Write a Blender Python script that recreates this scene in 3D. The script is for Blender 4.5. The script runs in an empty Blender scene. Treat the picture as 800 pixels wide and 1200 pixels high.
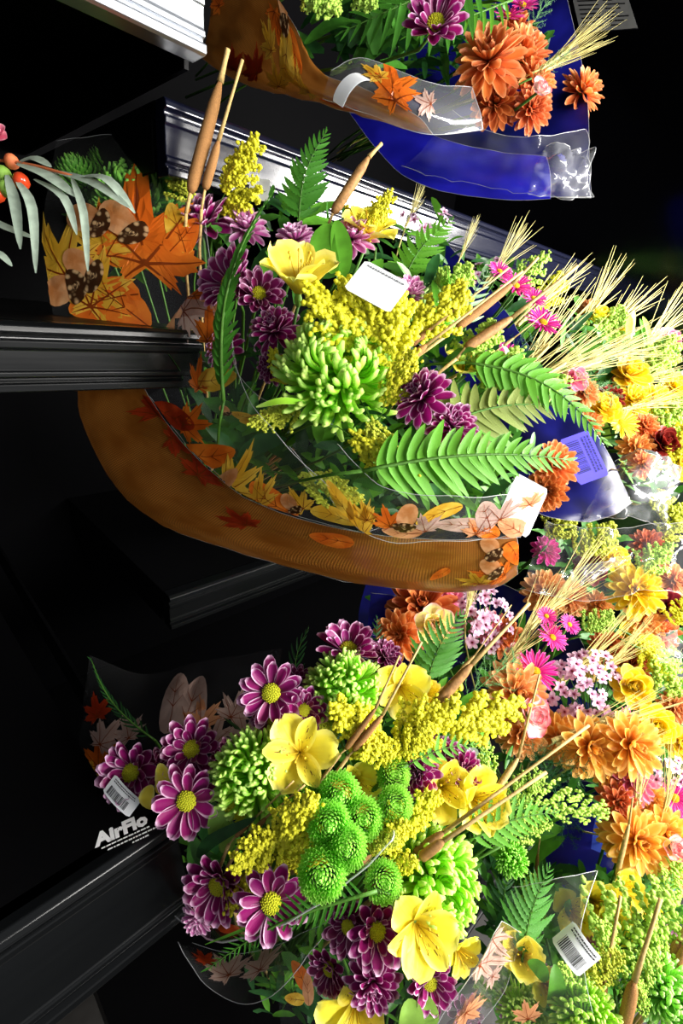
import bpy, math, random
import numpy as np
from mathutils import Vector, Matrix, noise

# ------------------------------------------------------------------ camera
F = 560.0                                   # focal length in pixels, frame 800 x 1200
CAM_Z = 1.45                                # eye height above the shop floor
def _n(v): return v / np.linalg.norm(v)
_vx = _n(np.array([600 / F, -170 / F, 1.0]))          # along the shelves
_vy = np.array([-604 / F, -294 / F, 1.0]); _vy = _n(_vy - _vx * _vx.dot(_vy))   # into the case
_vz = np.cross(_vx, _vy)                               # up
M3 = np.array([_vx, _vy, _vz])
CAM = np.array([0, 0, CAM_Z])
def P(px, py, d):                            # a point seen at a pixel, d metres in front of the lens
    return Vector(M3 @ np.array([(px - 400) / F * d, (py - 600) / F * d, d]) + CAM)
def N(a, b, c=None):                         # direction: right, up, towards the viewer
    if c is None: c = math.sqrt(max(.02, 1 - a * a - b * b))
    return Vector(_n(M3 @ np.array([a, -b, -c])))

scene = bpy.context.scene
col = scene.collection
cd = bpy.data.cameras.new('camera'); cam = bpy.data.objects.new('camera', cd); col.objects.link(cam)
cd.sensor_fit = 'VERTICAL'; cd.sensor_height = 36; cd.lens = 36 * F / 1200; cd.clip_start = .01
r, u, b = M3 @ [1, 0, 0], M3 @ [0, -1, 0], M3 @ [0, 0, -1]
cam.matrix_world = Matrix(((r[0], u[0], b[0], 0), (r[1], u[1], b[1], 0), (r[2], u[2], b[2], CAM_Z), (0, 0, 0, 1)))
scene.camera = cam

# ------------------------------------------------------------------ light
w = bpy.data.worlds.new('shop'); scene.world = w; w.use_nodes = True
w.node_tree.nodes['Background'].inputs[0].default_value = (.9, .95, 1, 1)
w.node_tree.nodes['Background'].inputs[1].default_value = .22
def area(name, loc, target, sx, sy, energy, color=(1, .97, .92), spread=180):
    l = bpy.data.lights.new(name, 'AREA'); l.shape = 'RECTANGLE'; l.size = sx; l.size_y = sy
    l.energy = energy; l.color = color; l.spread = math.radians(spread)
    o = bpy.data.objects.new(name, l); col.objects.link(o)
    o.location = loc
    o.rotation_euler = (Vector(target) - Vector(loc)).to_track_quat('-Z', 'Y').to_euler()
    return o
area('canopy_light', (1.60, -.14, CAM_Z + .40), (.70, .40, CAM_Z - .15), 1.2, .14, 34)
area('aisle_fill', (.95, -.90, CAM_Z + .24), (.30, .35, CAM_Z - .1), 1.9, .22, 74)  # added fill from the aisle side, stands for no particular lamp
scene.view_settings.view_transform = 'Standard'
scene.view_settings.look = 'None'
scene.view_settings.gamma = 1
scene.view_settings.use_curve_mapping = False
scene.view_settings.exposure = .55
scene.cycles.max_bounces = 8
scene.cycles.transparent_max_bounces = 24
scene.cycles.sample_clamp_indirect = 4

rnd = random.Random(7)
# ------------------------------------------------------------------ materials
class NT:
    def __init__(s, name):
        s.m = bpy.data.materials.new(name); s.m.use_nodes = True
        s.t = s.m.node_tree; s.t.nodes.clear()
        s.out = s.t.nodes.new('ShaderNodeOutputMaterial')
    def n(s, typ, ins=None, **kw):
        nd = s.t.nodes.new('ShaderNode' + typ)
        for k, v in kw.items(): setattr(nd, k, v)
        for k, v in (ins or {}).items():
            if isinstance(v, bpy.types.NodeSocket): s.t.links.new(v, nd.inputs[k])
            else: nd.inputs[k].default_value = v
        return nd
    def math(s, op, a, b=0.0, c=0.0, clamp=False):
        return s.n('Math', {0: a, 1: b, 2: c}, operation=op, use_clamp=clamp).outputs[0]
    def mix(s, f, a, b):
        nd = s.n('Mix', data_type='RGBA')
        for i, v in ((0, f), (6, a), (7, b)):
            if isinstance(v, bpy.types.NodeSocket): s.t.links.new(v, nd.inputs[i])
            else: nd.inputs[i].default_value = v if i == 0 else (tuple(v) + (1,))[:4]
        return nd.outputs[2]
    def ramp(s, x, lo, hi):
        return s.n('MapRange', {0: x, 1: lo, 2: hi}, interpolation_type='SMOOTHSTEP').outputs[0]
    def done(s, sh):
        s.t.links.new(sh, s.out.inputs[0]); return s.m
def S(r, g, b):                              # 0-255 display colour to linear
    f = lambda c: (c / 255 / 12.92) if c <= 10 else ((c / 255 + .055) / 1.055) ** 2.4
    return (f(r), f(g), f(b))
def leafy(t, colr, rough=.5, transl=.25, bump=None, spec=.3):
    p = t.n('BsdfPrincipled', {'Base Color': colr, 'Roughness': rough, 'Specular IOR Level': spec})
    tr = t.n('BsdfTranslucent', {'Color': colr})
    if bump is not None:
        bn = t.n('Bump', {'Height': bump, 'Strength': .35, 'Distance': .001}).outputs[0]
        t.t.links.new(bn, p.inputs['Normal'])
    return t.done(t.n('MixShader', {0: transl, 1: p.outputs[0], 2: tr.outputs[0]}).outputs[0])
def petal_mat(name, base, edge, root=None, edge_lo=.55, tip_lo=.84, streak=None, rib=.3, var=.12, transl=.25, rough=.45):
    """uv.x runs across a petal, uv.y from its root to its tip."""
    t = NT(name); uv = t.n('UVMap').outputs[0]
    sp = t.n('SeparateXYZ', {0: uv}); U, V = sp.outputs[0], sp.outputs[1]
    a = t.math('ABSOLUTE', t.math('MULTIPLY_ADD', U, 2.0, -1.0))
    nz = t.n('TexNoise', {'Vector': t.n('Mapping', {0: uv, 3: (14, 1.5, 1)}).outputs[0], 'Scale': 1.0, 'Detail': 3.0}).outputs[0]
    e = t.math('MAXIMUM', t.ramp(a, edge_lo, 1.0), t.ramp(V, tip_lo, 1.02))
    e = t.math('MULTIPLY', e, t.math('ADD', nz, .45), clamp=True)
    c = t.mix(e, base, edge)
    if root: c = t.mix(t.ramp(V, .55, 0.0), c, root)
    if streak:
        st = t.n('TexNoise', {'Vector': t.n('Mapping', {0: uv, 3: (16, 5, 1)}).outputs[0], 'Scale': 1.0}).outputs[0]
        m = t.math('MULTIPLY', t.ramp(st, .60, .66), t.math('MULTIPLY', t.ramp(V, .25, .4), t.ramp(V, .85, .7)))
        c = t.mix(t.math('MULTIPLY', m, t.ramp(a, .75, .5)), c, streak)
    rn = t.n('ObjectInfo').outputs['Random']
    hs = t.n('HueSaturation', {'Hue': t.math('MULTIPLY_ADD', rn, .02, .49), 'Value': t.math('MULTIPLY_ADD', rn, 2 * var, 1 - var), 'Color': c}).outputs[0]
    return leafy(t, hs, rough, transl, nz)
def flat_mat(name, colr, rough=.5, transl=.2, scale=60, amt=.25, bump=True, spec=.3):
    t = NT(name); g = t.n('TexCoord').outputs['Object']
    nz = t.n('TexNoise', {'Vector': g, 'Scale': float(scale), 'Detail': 3.0}).outputs[0]
    dark = tuple(x * (1 - amt) for x in colr)
    c = t.mix(t.ramp(nz, .3, .7), dark, colr)
    rn = t.n('ObjectInfo').outputs['Random']
    c = t.n('HueSaturation', {'Value': t.math('MULTIPLY_ADD', rn, .24, .88), 'Color': c}).outputs[0]
    return leafy(t, c, rough, transl, nz if bump else None, spec)
def film_mat(name, tint=(1, 1, 1), haze=.05, gloss=.35, hazecol=(.9, .92, .95), rough=.08):
    t = NT(name)
    tr = t.n('BsdfTransparent', {'Color': tint + (1,)}).outputs[0]
    df = t.n('BsdfDiffuse', {'Color': hazecol + (1,)}).outputs[0]
    a = t.n('MixShader', {0: haze, 1: tr, 2: df}).outputs[0]
    gl = t.n('BsdfGlossy', {'Color': (1, 1, 1, 1), 'Roughness': rough}).outputs[0]
    lw = t.n('LayerWeight', {'Blend': .25}).outputs['Fresnel']
    return t.done(t.n('MixShader', {0: t.math('MULTIPLY', lw, gloss), 1: a, 2: gl}).outputs[0])

MT = {}
MT['purple'] = petal_mat('purple_petal', S(138, 18, 98), S(240, 196, 228), S(104, 8, 66), .74, .83)
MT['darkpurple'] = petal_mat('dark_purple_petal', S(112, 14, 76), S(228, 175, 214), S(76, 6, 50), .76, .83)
MT['pinkpurple'] = petal_mat('mauve_petal', S(190, 92, 160), S(240, 205, 230), S(160, 50, 120), .4, .8)
MT['hotpink'] = petal_mat('hot_pink_petal', S(226, 30, 148), S(250, 130, 200), S(200, 20, 120))
MT['pink'] = petal_mat('pink_petal', S(238, 130, 165), S(255, 205, 215), S(225, 90, 130))
MT['rust'] = petal_mat('rust_petal', S(222, 124, 62), S(242, 172, 116), S(176, 76, 30), .5, .8)
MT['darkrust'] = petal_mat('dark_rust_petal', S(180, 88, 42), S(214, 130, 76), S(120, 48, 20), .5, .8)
MT['orange'] = petal_mat('orange_petal', S(244, 182, 78), S(252, 212, 124), S(222, 138, 40), .5, .8)
MT['peach'] = petal_mat('peach_petal', S(222, 150, 84), S(240, 190, 130), S(190, 100, 50), .5, .8)
MT['yellow'] = petal_mat('yellow_petal', S(250, 222, 40), S(255, 240, 120), S(235, 190, 20), .6, .85)
MT['burgundy'] = petal_mat('burgundy_petal', S(112, 16, 24), S(160, 50, 50), S(70, 6, 12), .6, .85)
MT['alstro'] = petal_mat('alstroemeria_tepal', S(252, 234, 70), S(252, 244, 130), S(226, 206, 60), .5, .8)
MT['alstro_streak'] = petal_mat('streaked_tepal', S(252, 234, 72), S(252, 242, 120), S(230, 206, 50), .5, .85, streak=S(96, 44, 12))
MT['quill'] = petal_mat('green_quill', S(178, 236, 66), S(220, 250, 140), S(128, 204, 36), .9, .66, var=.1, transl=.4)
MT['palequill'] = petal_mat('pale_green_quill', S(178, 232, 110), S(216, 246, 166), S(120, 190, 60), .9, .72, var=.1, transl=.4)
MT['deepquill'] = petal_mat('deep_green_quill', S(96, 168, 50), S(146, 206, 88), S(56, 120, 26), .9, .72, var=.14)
MT['pom'] = petal_mat('green_pom_petal', S(150, 218, 72), S(194, 244, 124), S(104, 182, 42), .6, .7, transl=.4)
MT['rosecream'] = petal_mat('cream_rose_petal', S(246, 236, 150), S(244, 190, 190), S(246, 226, 90), .75, .8)
MT['rosepink'] = petal_mat('white_pink_rose_petal', S(250, 235, 225), S(236, 110, 130), S(250, 240, 220), .6, .7)
MT['wax'] = petal_mat('pale_pink_floret', S(236, 196, 222), S(250, 228, 242), S(190, 96, 150), .8, .9)
MT['disc'] = flat_mat('yellow_green_disc', S(212, 214, 44), .7, .1, 900, .25)
MT['discyellow'] = flat_mat('golden_disc', S(244, 204, 24), .7, .1, 900, .3)
MT['gold'] = flat_mat('goldenrod_floret', S(228, 224, 52), .6, .15, 300, .2, False)
MT['golddull'] = flat_mat('goldenrod_bud', S(196, 204, 66), .6, .15, 300, .15, False)
MT['goldgreen'] = flat_mat('green_bud', S(182, 220, 92), .6, .15, 300, .15, False)
MT['stem'] = flat_mat('green_stem', S(74, 120, 40), .5, .1)
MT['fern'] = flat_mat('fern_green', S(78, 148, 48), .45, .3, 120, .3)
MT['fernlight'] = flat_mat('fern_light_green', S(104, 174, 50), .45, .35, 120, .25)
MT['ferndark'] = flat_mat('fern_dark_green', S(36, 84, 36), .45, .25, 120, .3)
MT['sori'] = flat_mat('spotted_fern_underside', S(150, 168, 84), .6, .35, 420, .45)
MT['leaf'] = flat_mat('leaf_green', S(66, 124, 44), .4, .25, 80, .35)
MT['leafbright'] = flat_mat('leaf_bright_green', S(96, 162, 48), .4, .3, 80, .25)
MT['leafgrey'] = flat_mat('grey_green_leaf', S(168, 186, 168), .5, .2, 120, .25)
MT['leafpale'] = flat_mat('pale_leaf', S(176, 214, 168), .5, .2, 120, .2)
MT['needle'] = flat_mat('asparagus_needle', S(40, 100, 52), .5, .2, 60, .3, False)
MT['needlelight'] = flat_mat('asparagus_needle_light', S(120, 178, 110), .5, .2, 60, .3, False)
MT['bud'] = flat_mat('green_flower_bud', S(150, 196, 84), .4, .25, 120, .2)
MT['cattail'] = flat_mat('cattail_spike', S(160, 114, 66), .85, .0, 1500, .45)
MT['cattailpale'] = flat_mat('cattail_stalk', S(196, 164, 104), .7, .0, 400, .3)
MT['strawdry'] = flat_mat('dry_sheath', S(158, 116, 68), .7, .1, 260, .4)
MT['wheat'] = flat_mat('wheat_awn', S(232, 220, 140), .6, .2, 300, .3, False)
MT['berry'] = flat_mat('red_orange_berry', S(214, 70, 34), .2, .05, 40, .2, False, .5)
MT['coral'] = flat_mat('coral_petal', S(244, 140, 90), .5, .3, 60, .2)
MT['stamen'] = flat_mat('stamen', S(226, 186, 40), .6, .2, 300, .3, False)
MT['film'] = film_mat('clear_film', haze=.03, gloss=.5)
MT['filmhazy'] = film_mat('hazy_film', haze=.08, gloss=.7)
MT['filmdark'] = film_mat('thin_clear_film', haze=.015, gloss=.3)
MT['filmsoft'] = film_mat('soft_clear_film', haze=.01, gloss=.06, rough=.2)
MT['edge'] = film_mat('film_edge_glint', haze=.3, gloss=.8, rough=.2)  # whitish, imitates light caught along film edges
MT['foil'] = film_mat('creased_film', haze=.10, gloss=1.6, rough=.14)

def film_color(name, a, bcol, trans):
    t = NT(name); g = t.n('TexCoord').outputs['Object']
    nz = t.n('TexNoise', {'Vector': g, 'Scale': 14.0, 'Detail': 2.0}).outputs[0]
    c = t.mix(t.ramp(nz, .35, .7), a, bcol)
    p = t.n('BsdfPrincipled', {'Base Color': c, 'Roughness': .3, 'Specular IOR Level': .25})
    tl = t.n('BsdfTranslucent', {'Color': c})
    tr = t.n('BsdfTransparent', {'Color': tuple(min(1, x * 3 + .02) for x in bcol) + (1,)})
    m = t.n('MixShader', {0: .35, 1: p.outputs[0], 2: tl.outputs[0]}).outputs[0]
    return t.done(t.n('MixShader', {0: trans, 1: m, 2: tr.outputs[0]}).outputs[0])
MT['blue'] = film_color('royal_blue_film', S(22, 20, 150), S(40, 40, 205), .06)
MT['navy'] = film_color('navy_blue_film', S(10, 12, 70), S(24, 26, 120), .06)
MT['bluesoft'] = film_color('soft_blue_film', S(60, 80, 190), S(80, 104, 214), .1)

def burlap_mat():
    t = NT('burlap_print'); uv = t.n('UVMap').outputs[0]
    mp = t.n('Mapping', {0: uv, 3: (1, 1, 1)}).outputs[0]
    wx = t.n('TexWave', {'Vector': mp, 'Scale': 16.0, 'Distortion': .6}, bands_direction='X').outputs['Fac']
    wy = t.n('TexWave', {'Vector': mp, 'Scale': 16.0, 'Distortion': .6}, bands_direction='Y').outputs['Fac']
    wv = t.math('MULTIPLY', t.math('ADD', wx, .4), t.math('ADD', wy, .4))
    c = t.mix(t.ramp(wv, .2, 1.6), S(104, 60, 18), S(176, 114, 48))
    nz = t.n('TexNoise', {'Vector': uv, 'Scale': 3.0}).outputs[0]
    c = t.mix(t.ramp(nz, .35, .75), c, S(118, 66, 18))
    p = t.n('BsdfPrincipled', {'Base Color': c, 'Roughness': .32, 'Specular IOR Level': .4})
    tl = t.n('BsdfTranslucent', {'Color': c})
    return t.done(t.n('MixShader', {0: .25, 1: p.outputs[0], 2: tl.outputs[0]}).outputs[0])
MT['burlap'] = burlap_mat()
def print_mat(name, c1, c2, spots=False):
    t = NT(name); uv = t.n('UVMap').outputs[0]
    nz = t.n('TexNoise', {'Vector': uv, 'Scale': 2.2, 'Detail': 4.0}).outputs[0]
    if spots: nz = t.n('TexVoronoi', {'Vector': uv, 'Scale': 9.0}).outputs['Distance']
    c = t.mix(t.ramp(nz, .3, .7) if not spots else t.ramp(nz, .15, .5), c1, c2)
    p = t.n('BsdfPrincipled', {'Base Color': c, 'Roughness': .3, 'Specular IOR Level': .4})
    tl = t.n('BsdfTranslucent', {'Color': c})
    return t.done(t.n('MixShader', {0: .3, 1: p.outputs[0], 2: tl.outputs[0]}).outputs[0])
MT['p_orange'] = print_mat('orange_leaf_print', S(214, 96, 24), S(240, 136, 44))
MT['p_yellow'] = print_mat('yellow_leaf_print', S(214, 160, 40), S(244, 206, 84))
MT['p_red'] = print_mat('red_leaf_print', S(150, 42, 16), S(200, 70, 30))
MT['p_pale'] = print_mat('pale_leaf_print', S(176, 146, 134), S(214, 184, 172))
MT['p_peach'] = print_mat('peach_leaf_print', S(206, 140, 96), S(232, 172, 128))
MT['p_nut'] = print_mat('acorn_nut_print', S(196, 124, 66), S(238, 186, 136))
MT['p_cap'] = print_mat('acorn_cap_print', S(212, 176, 128), S(62, 36, 18), True)
MT['p_vein'] = print_mat('leaf_vein_print', S(140, 60, 16), S(120, 50, 14))

def metal_mat(name, c, rough=.3, metallic=0., spec=.5, scale=200, scratch=.1):
    t = NT(name); g = t.n('TexCoord').outputs['Object']
    nz = t.n('TexNoise', {'Vector': t.n('Mapping', {0: g, 3: (.05, 1, 1)}).outputs[0], 'Scale': float(scale), 'Detail': 4.0}).outputs[0]
    rr = t.math('MULTIPLY_ADD', nz, scratch, rough - scratch / 2)
    p = t.n('BsdfPrincipled', {'Base Color': tuple(c) + (1,), 'Roughness': rr, 'Metallic': metallic, 'Specular IOR Level': spec})
    return t.done(p.outputs[0])
MT['black'] = metal_mat('black_powder_coat', S(5, 5, 6), .4, 0, .1)
MT['channel'] = metal_mat('black_gloss_channel', S(8, 9, 10), .2, 0, .35)
MT['silver'] = metal_mat('silver_channel', S(176, 180, 186), .3, .9, .5)
MT['gunmetal'] = metal_mat('blue_tinted_black_channel', S(16, 18, 34), .16, 0, .8)  # black channel, a blue reflection is put into its base colour
MT['steel'] = metal_mat('screw_steel', S(150, 150, 155), .3, 1)
MT['mirror'] = metal_mat('dark_gloss_panel', (.16, .16, .19), .12, 1, .5, 30, .06)
MT['backpanel'] = metal_mat('dark_back_panel', S(4, 4, 5), .6, 0, .02)
MT['paper'] = flat_mat('white_card', S(236, 238, 240), .55, .15, 40, .05, False)
MT['papergrey'] = flat_mat('grey_card', S(120, 120, 118), .6, .0, 40, .15, False)
MT['blueprint'] = flat_mat('blue_tinted_card', S(88, 80, 214), .4, .1, 40, .1, False)
MT['ink'] = flat_mat('black_ink', S(18, 18, 20), .6, .0, 40, .05, False)
MT['inkgrey'] = flat_mat('grey_ink', S(110, 112, 116), .6, .0, 40, .05, False)
MT['inkblue'] = flat_mat('navy_ink', S(24, 20, 90), .6, .0, 40, .05, False)
MT['inkwhite'] = flat_mat('white_ink', S(244, 244, 244), .6, .0, 40, .05, False)
MT['floor'] = flat_mat('dark_vinyl', S(60, 58, 56), .4, .0, 30, .2, False)

# ------------------------------------------------------------------ mesh helpers
class MB:
    """collects geometry (verts, faces, uv per vertex, material index per face)"""
    def __init__(s): s.v = []; s.f = []; s.uv = []; s.mi = []
    def add(s, v, f, uv=None, mi=0):
        k = len(s.v); s.v.extend(tuple(p) for p in v)
        s.uv.extend(uv if uv is not None else [(.5, .5)] * len(v))
        s.f.extend(tuple(i + k for i in q) for q in f); s.mi.extend([mi] * len(f))
    def add_mat(s, geo, mat, mi=0):
        v, f, uv = geo
        a = np.array([list(p) for p in v]) @ np.array(mat.to_3x3()).T + np.array(mat.translation)
        s.add(a.tolist(), f, uv, mi)
    def mesh(s, name, mats, smooth=True):
        me = bpy.data.meshes.new(name); me.from_pydata(s.v, [], s.f)
        lay = me.uv_layers.new(name='UVMap')
        li = np.zeros(len(me.loops), dtype=np.int32); me.loops.foreach_get('vertex_index', li)
        lay.data.foreach_set('uv', np.array(s.uv, dtype=np.float32)[li].ravel())
        for m in (mats if isinstance(mats, (list, tuple)) else [mats]): me.materials.append(MT[m])
        me.polygons.foreach_set('material_index', s.mi)
        if smooth: me.polygons.foreach_set('use_smooth', [True] * len(s.f))
        me.update(); return me
def obj(name, me, parent=None, mat=None):
    o = bpy.data.objects.new(name, me); col.objects.link(o)
    if parent is not None: o.parent = parent
    if mat is not None: o.matrix_basis = mat
    return o
def tag(o, label, cat, group=None, kind=None):
    if label: o['label'] = label
    if cat: o['category'] = cat
    if group: o['group'] = group
    if kind: o['kind'] = kind
    return o
def thing(name, label, cat, group=None, mat=None):
    o = bpy.data.objects.new(name, None); col.objects.link(o); o.empty_display_size = .01
    if mat is not None: o.matrix_world = mat
    return tag(o, label, cat, group)
def frame(pos, n, roll=None, scale=1.0):
    z = Vector(n).normalized()
    x = Vector((0, 0, 1)).cross(z)
    if x.length < .05: x = Vector((1, 0, 0))
    x.normalize(); y = z.cross(x)
    a = rnd.uniform(0, 6.28) if roll is None else roll
    x2 = x * math.cos(a) + y * math.sin(a); y2 = z.cross(x2)
    m = Matrix((x2 * scale, y2 * scale, z * scale)).transposed().to_4x4()
    m.translation = pos; return m
def span(A, B, n, sc=None):                     # x axis from A to B, z axis near n
    x = B - A; L = x.length; x.normalize()
    y = Vector(n).cross(x).normalized(); z = x.cross(y)
    k = L if sc is None else sc
    m = Matrix((x * k, y * k, z * k)).transposed().to_4x4(); m.translation = A; return m
def tube_geo(pts, rad, sides=6, cap=True):
    pts = [Vector(p) for p in pts]; v = []; f = []; uv = []
    n = len(pts); ref = Vector((.31, .22, .93))
    for i, p in enumerate(pts):
        t = (pts[min(i + 1, n - 1)] - pts[max(i - 1, 0)]).normalized()
        a = t.cross(ref)
        if a.length < .05: a = t.cross(Vector((1, 0, 0)))
        a.normalize(); c = t.cross(a); rr = rad[i] if hasattr(rad, '__len__') else rad
        for k in range(sides):
            th = 2 * math.pi * k / sides
            v.append(p + (a * math.cos(th) + c * math.sin(th)) * rr); uv.append((k / sides, i / (n - 1)))
    for i in range(n - 1):
        for k in range(sides):
            f.append((i * sides + k, i * sides + (k + 1) % sides, (i + 1) * sides + (k + 1) % sides, (i + 1) * sides + k))
    if cap: f.append(tuple(range(sides))[::-1]); f.append(tuple((n - 1) * sides + k for k in range(sides)))
    return v, f, uv
def tube(pts, rad, sides, name, mat, parent=None):
    b = MB(); b.add(*tube_geo(pts, rad, sides)); return obj(name, b.mesh(name, mat), parent)
def bez(a, b, c, d, n=8):
    out = []
    for i in range(n + 1):
        t = i / n; s = 1 - t
        out.append(a * s ** 3 + b * 3 * s * s * t + c * 3 * s * t * t + d * t ** 3)
    return out
def smooth_line(pts, k=4):                       # Catmull-Rom through points
    pts = [Vector(p) for p in pts]; out = []
    for i in range(len(pts) - 1):
        p0, p1, p2, p3 = pts[max(i - 1, 0)], pts[i], pts[i + 1], pts[min(i + 2, len(pts) - 1)]
        for j in range(k):
            t = j / k
            out.append(.5 * ((2 * p1) + (p2 - p0) * t + (2 * p0 - 5 * p1 + 4 * p2 - p3) * t * t + (3 * p1 - p0 - 3 * p2 + p3) * t ** 3))
    out.append(pts[-1]); return out
def box_geo(x0, x1, y0, y1, z0, z1):
    v = [(x, y, z) for z in (z0, z1) for y in (y0, y1) for x in (x0, x1)]
    return v, [(0, 2, 3, 1), (4, 5, 7, 6), (0, 1, 5, 4), (2, 6, 7, 3), (0, 4, 6, 2), (1, 3, 7, 5)], None
def prof_geo(prof, x0, x1):                      # closed (y, z) profile swept along x
    n = len(prof)
    v = [(x0, y, z) for y, z in prof] + [(x1, y, z) for y, z in prof]
    f = [(i, (i + 1) % n, n + (i + 1) % n, n + i) for i in range(n)] + [tuple(range(n))[::-1], tuple(range(n, 2 * n))]
    return v, f, None

# ------------------------------------------------------------------ petals
def petal_geo(L=1, W=.3, curve=0, cup=0, base=.38, peak=.66, tip=.42, nu=4, nv=6, wave=0, notch=0, twist=0):
    """grows along +x, faces +z. curve bends the tip up (+) or down (-), cup lifts the edges."""
    v = []; f = []; uv = []
    for j in range(nv + 1):
        t = j / nv
        if t < peak: wd = base + (1 - base) * math.sin(t / peak * math.pi / 2)
        else: wd = max(.06, math.cos((t - peak) / (1 - peak) * math.pi / 2)) ** tip
        a = curve * t; 
        x = L * (math.sin(a) / curve if abs(curve) > 1e-3 else t)
        z = L * ((1 - math.cos(a)) / curve if abs(curve) > 1e-3 else 0)
        for i in range(nu + 1):
            s = i / nu * 2 - 1
            y = s * wd * W * .5
            zz = cup * W * (s * s) * wd * .5 + wave * W * math.sin(s * 5 + t * 9) * t
            xx = x - notch * L * (1 - abs(s)) * .08 * (t > .95)
            ca, sa = math.cos(a), math.sin(a)
            v.append((xx - sa * zz, y + twist * t * zz, z + ca * zz)); uv.append((i / nu, t))
    for j in range(nv):
        for i in range(nu):
            k = j * (nu + 1) + i; f.append((k, k + 1, k + nu + 2, k + nu + 1))
    return v, f, uv
def quill_geo(curve, r0=.038, r1=.05, L=1, sides=5, rings=7):
    pts = []; rad = []
    for j in range(rings + 1):
        t = j / rings; a = curve * t ** 1.6
        if j == 0: p = Vector((0, 0, 0))
        else: p = pts[-1] + Vector((math.cos(a), 0, math.sin(a))) * (L / rings)
        pts.append(p); rad.append(r0 + (r1 - r0) * t)
    rad[-1] *= .55
    return tube_geo(pts, rad, sides)
_geo = {}
def G(kind, *a):
    k = (kind,) + a
    if k not in _geo: _geo[k] = (petal_geo if kind == 'p' else quill_geo)(*a)
    return _geo[k]
_pm = {}
def PM(geo_key, mat):                            # one shared mesh per petal shape and material
    if (geo_key, mat) not in _pm:
        b = MB(); b.add(*G(*geo_key)); _pm[(geo_key, mat)] = b.mesh('petal', mat)
    return _pm[(geo_key, mat)]
def place(phi, elev, r0, z0, s=1, roll=0, sy=None):
    m = Matrix.Rotation(phi, 4, 'Z') @ Matrix.Translation((r0, 0, z0)) @ Matrix.Rotation(-elev, 4, 'Y') @ Matrix.Rotation(roll, 4, 'X')
    return m @ Matrix.Diagonal((s, sy or s, s, 1))
def layers(spec, R):
    """spec rows: count, elevation in degrees, length, width, curve, cup, r0, z0"""
    out = []; ph = R.uniform(0, 6.28)
    for (c, e, L, W, cu, cp, r0, z0) in spec:
        key = ('p', 1, W / L, cu, cp)
        for i in range(c):
            out.append((key, place(ph + 2 * math.pi * (i + R.uniform(-.22, .22)) / c, math.radians(e + R.uniform(-7, 7)), r0, z0, L * R.uniform(.9, 1.06), R.uniform(-.25, .25))))
        ph += 2.4 / c + .3
    return out
SPEC = {
 'daisy': [(11, 2, .82, .38, .12, .45, .16, -.04), (11, 16, .72, .34, .15, .5, .17, .0)],
 'daisydeep': [(11, 18, .84, .38, .2, .5, .14, -.06), (11, 32, .74, .34, .25, .55, .15, .0), (5, 48, .5, .26, .3, .6, .17, .01)],
 'double': [(12, -8, .86, .34, .15, .55, .10, -.05), (12, 14, .78, .32, .25, .6, .09, .0), (10, 34, .68, .29, .35, .7, .07, .04), (8, 54, .54, .26, .4, .8, .05, .06), (5, 74, .40, .2, .4, .9, .02, .08)],
 'mum': [(14, -22, .88, .29, .2, .5, .08, -.04), (14, 2, .84, .29, .25, .55, .08, .0), (12, 22, .76, .28, .3, .6, .07, .03), (10, 42, .62, .25, .4, .7, .05, .06), (7, 66, .46, .2, .5, .8, .03, .08)],
 'pinkdaisy': [(22, 6, .84, .15, .05, .4, .2, -.02), (20, 16, .78, .14, .1, .4, .2, .02)],
 'carnation': [(9, 5, .86, .62, .2, .2, .05, -.05), (9, 28, .78, .58, .3, .3, .04, .0), (8, 50, .64, .5, .4, .4, .03, .04), (6, 72, .5, .42, .4, .6, .01, .06)],
 'rose': [(5, 18, .86, .80, .5, .5, .08, -.18), (5, 42, .74, .74, .6, .6, .06, -.12), (5, 62, .62, .62, .6, .8, .06, -.08), (4, 76, .5, .46, .5, 1.0, .05, -.05), (3, 84, .42, .32, .4, 1.2, .02, -.02)],
}
def spider(R, n=230, hook=1.5, hi=116):
    out = []
    for i in range(n):
        t = (i + .5) / n; th = math.radians(6 + (hi - 6) * math.sqrt(t)); ph = i * 2.39996 + R.uniform(-.1, .1)
        L = .50 + .42 * t ** .6
        c = round((hook * (1.25 - .45 * t) + R.uniform(-.35, .35)) * 3) / 3
        out.append((('q', c), place(ph, math.pi / 2 - th - .55 + .2 * t, .04 + .06 * t, -.12 + .1 * (1 - t), L * R.uniform(.92, 1.08), R.uniform(-.5, .5), 1.0)))
    return out
def pom(R, n=210):
    out = []
    for i in range(n):
        t = (i + .5) / n; th = math.acos(1 - 1.25 * t); ph = i * 2.39996
        p = Vector((math.sin(th), 0, math.cos(th))) * .62
        out.append((('p', 1, .42, .9, .7, .5, .6, .5, 2, 3), place(ph, math.pi / 2 - th + .15, p.x, p.z - .25, .36 * R.uniform(.85, 1.15), 0)))
    return out
_joined = {}
def joined(kind, mat, var):
    k = (kind, mat, var)
    if k not in _joined:
        R = random.Random(hash((kind, var)) & 0xffff if False else sum(map(ord, kind)) * 7 + var)
        lst = spider(R, 190) if kind == 'spider' else pom(R) if kind == 'pom' else layers(SPEC[kind], R)
        b = MB()
        for g, m in lst: b.add_mat(G(*g), m)
        _joined[k] = b.mesh('petals', mat)
    return _joined[k]
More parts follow.
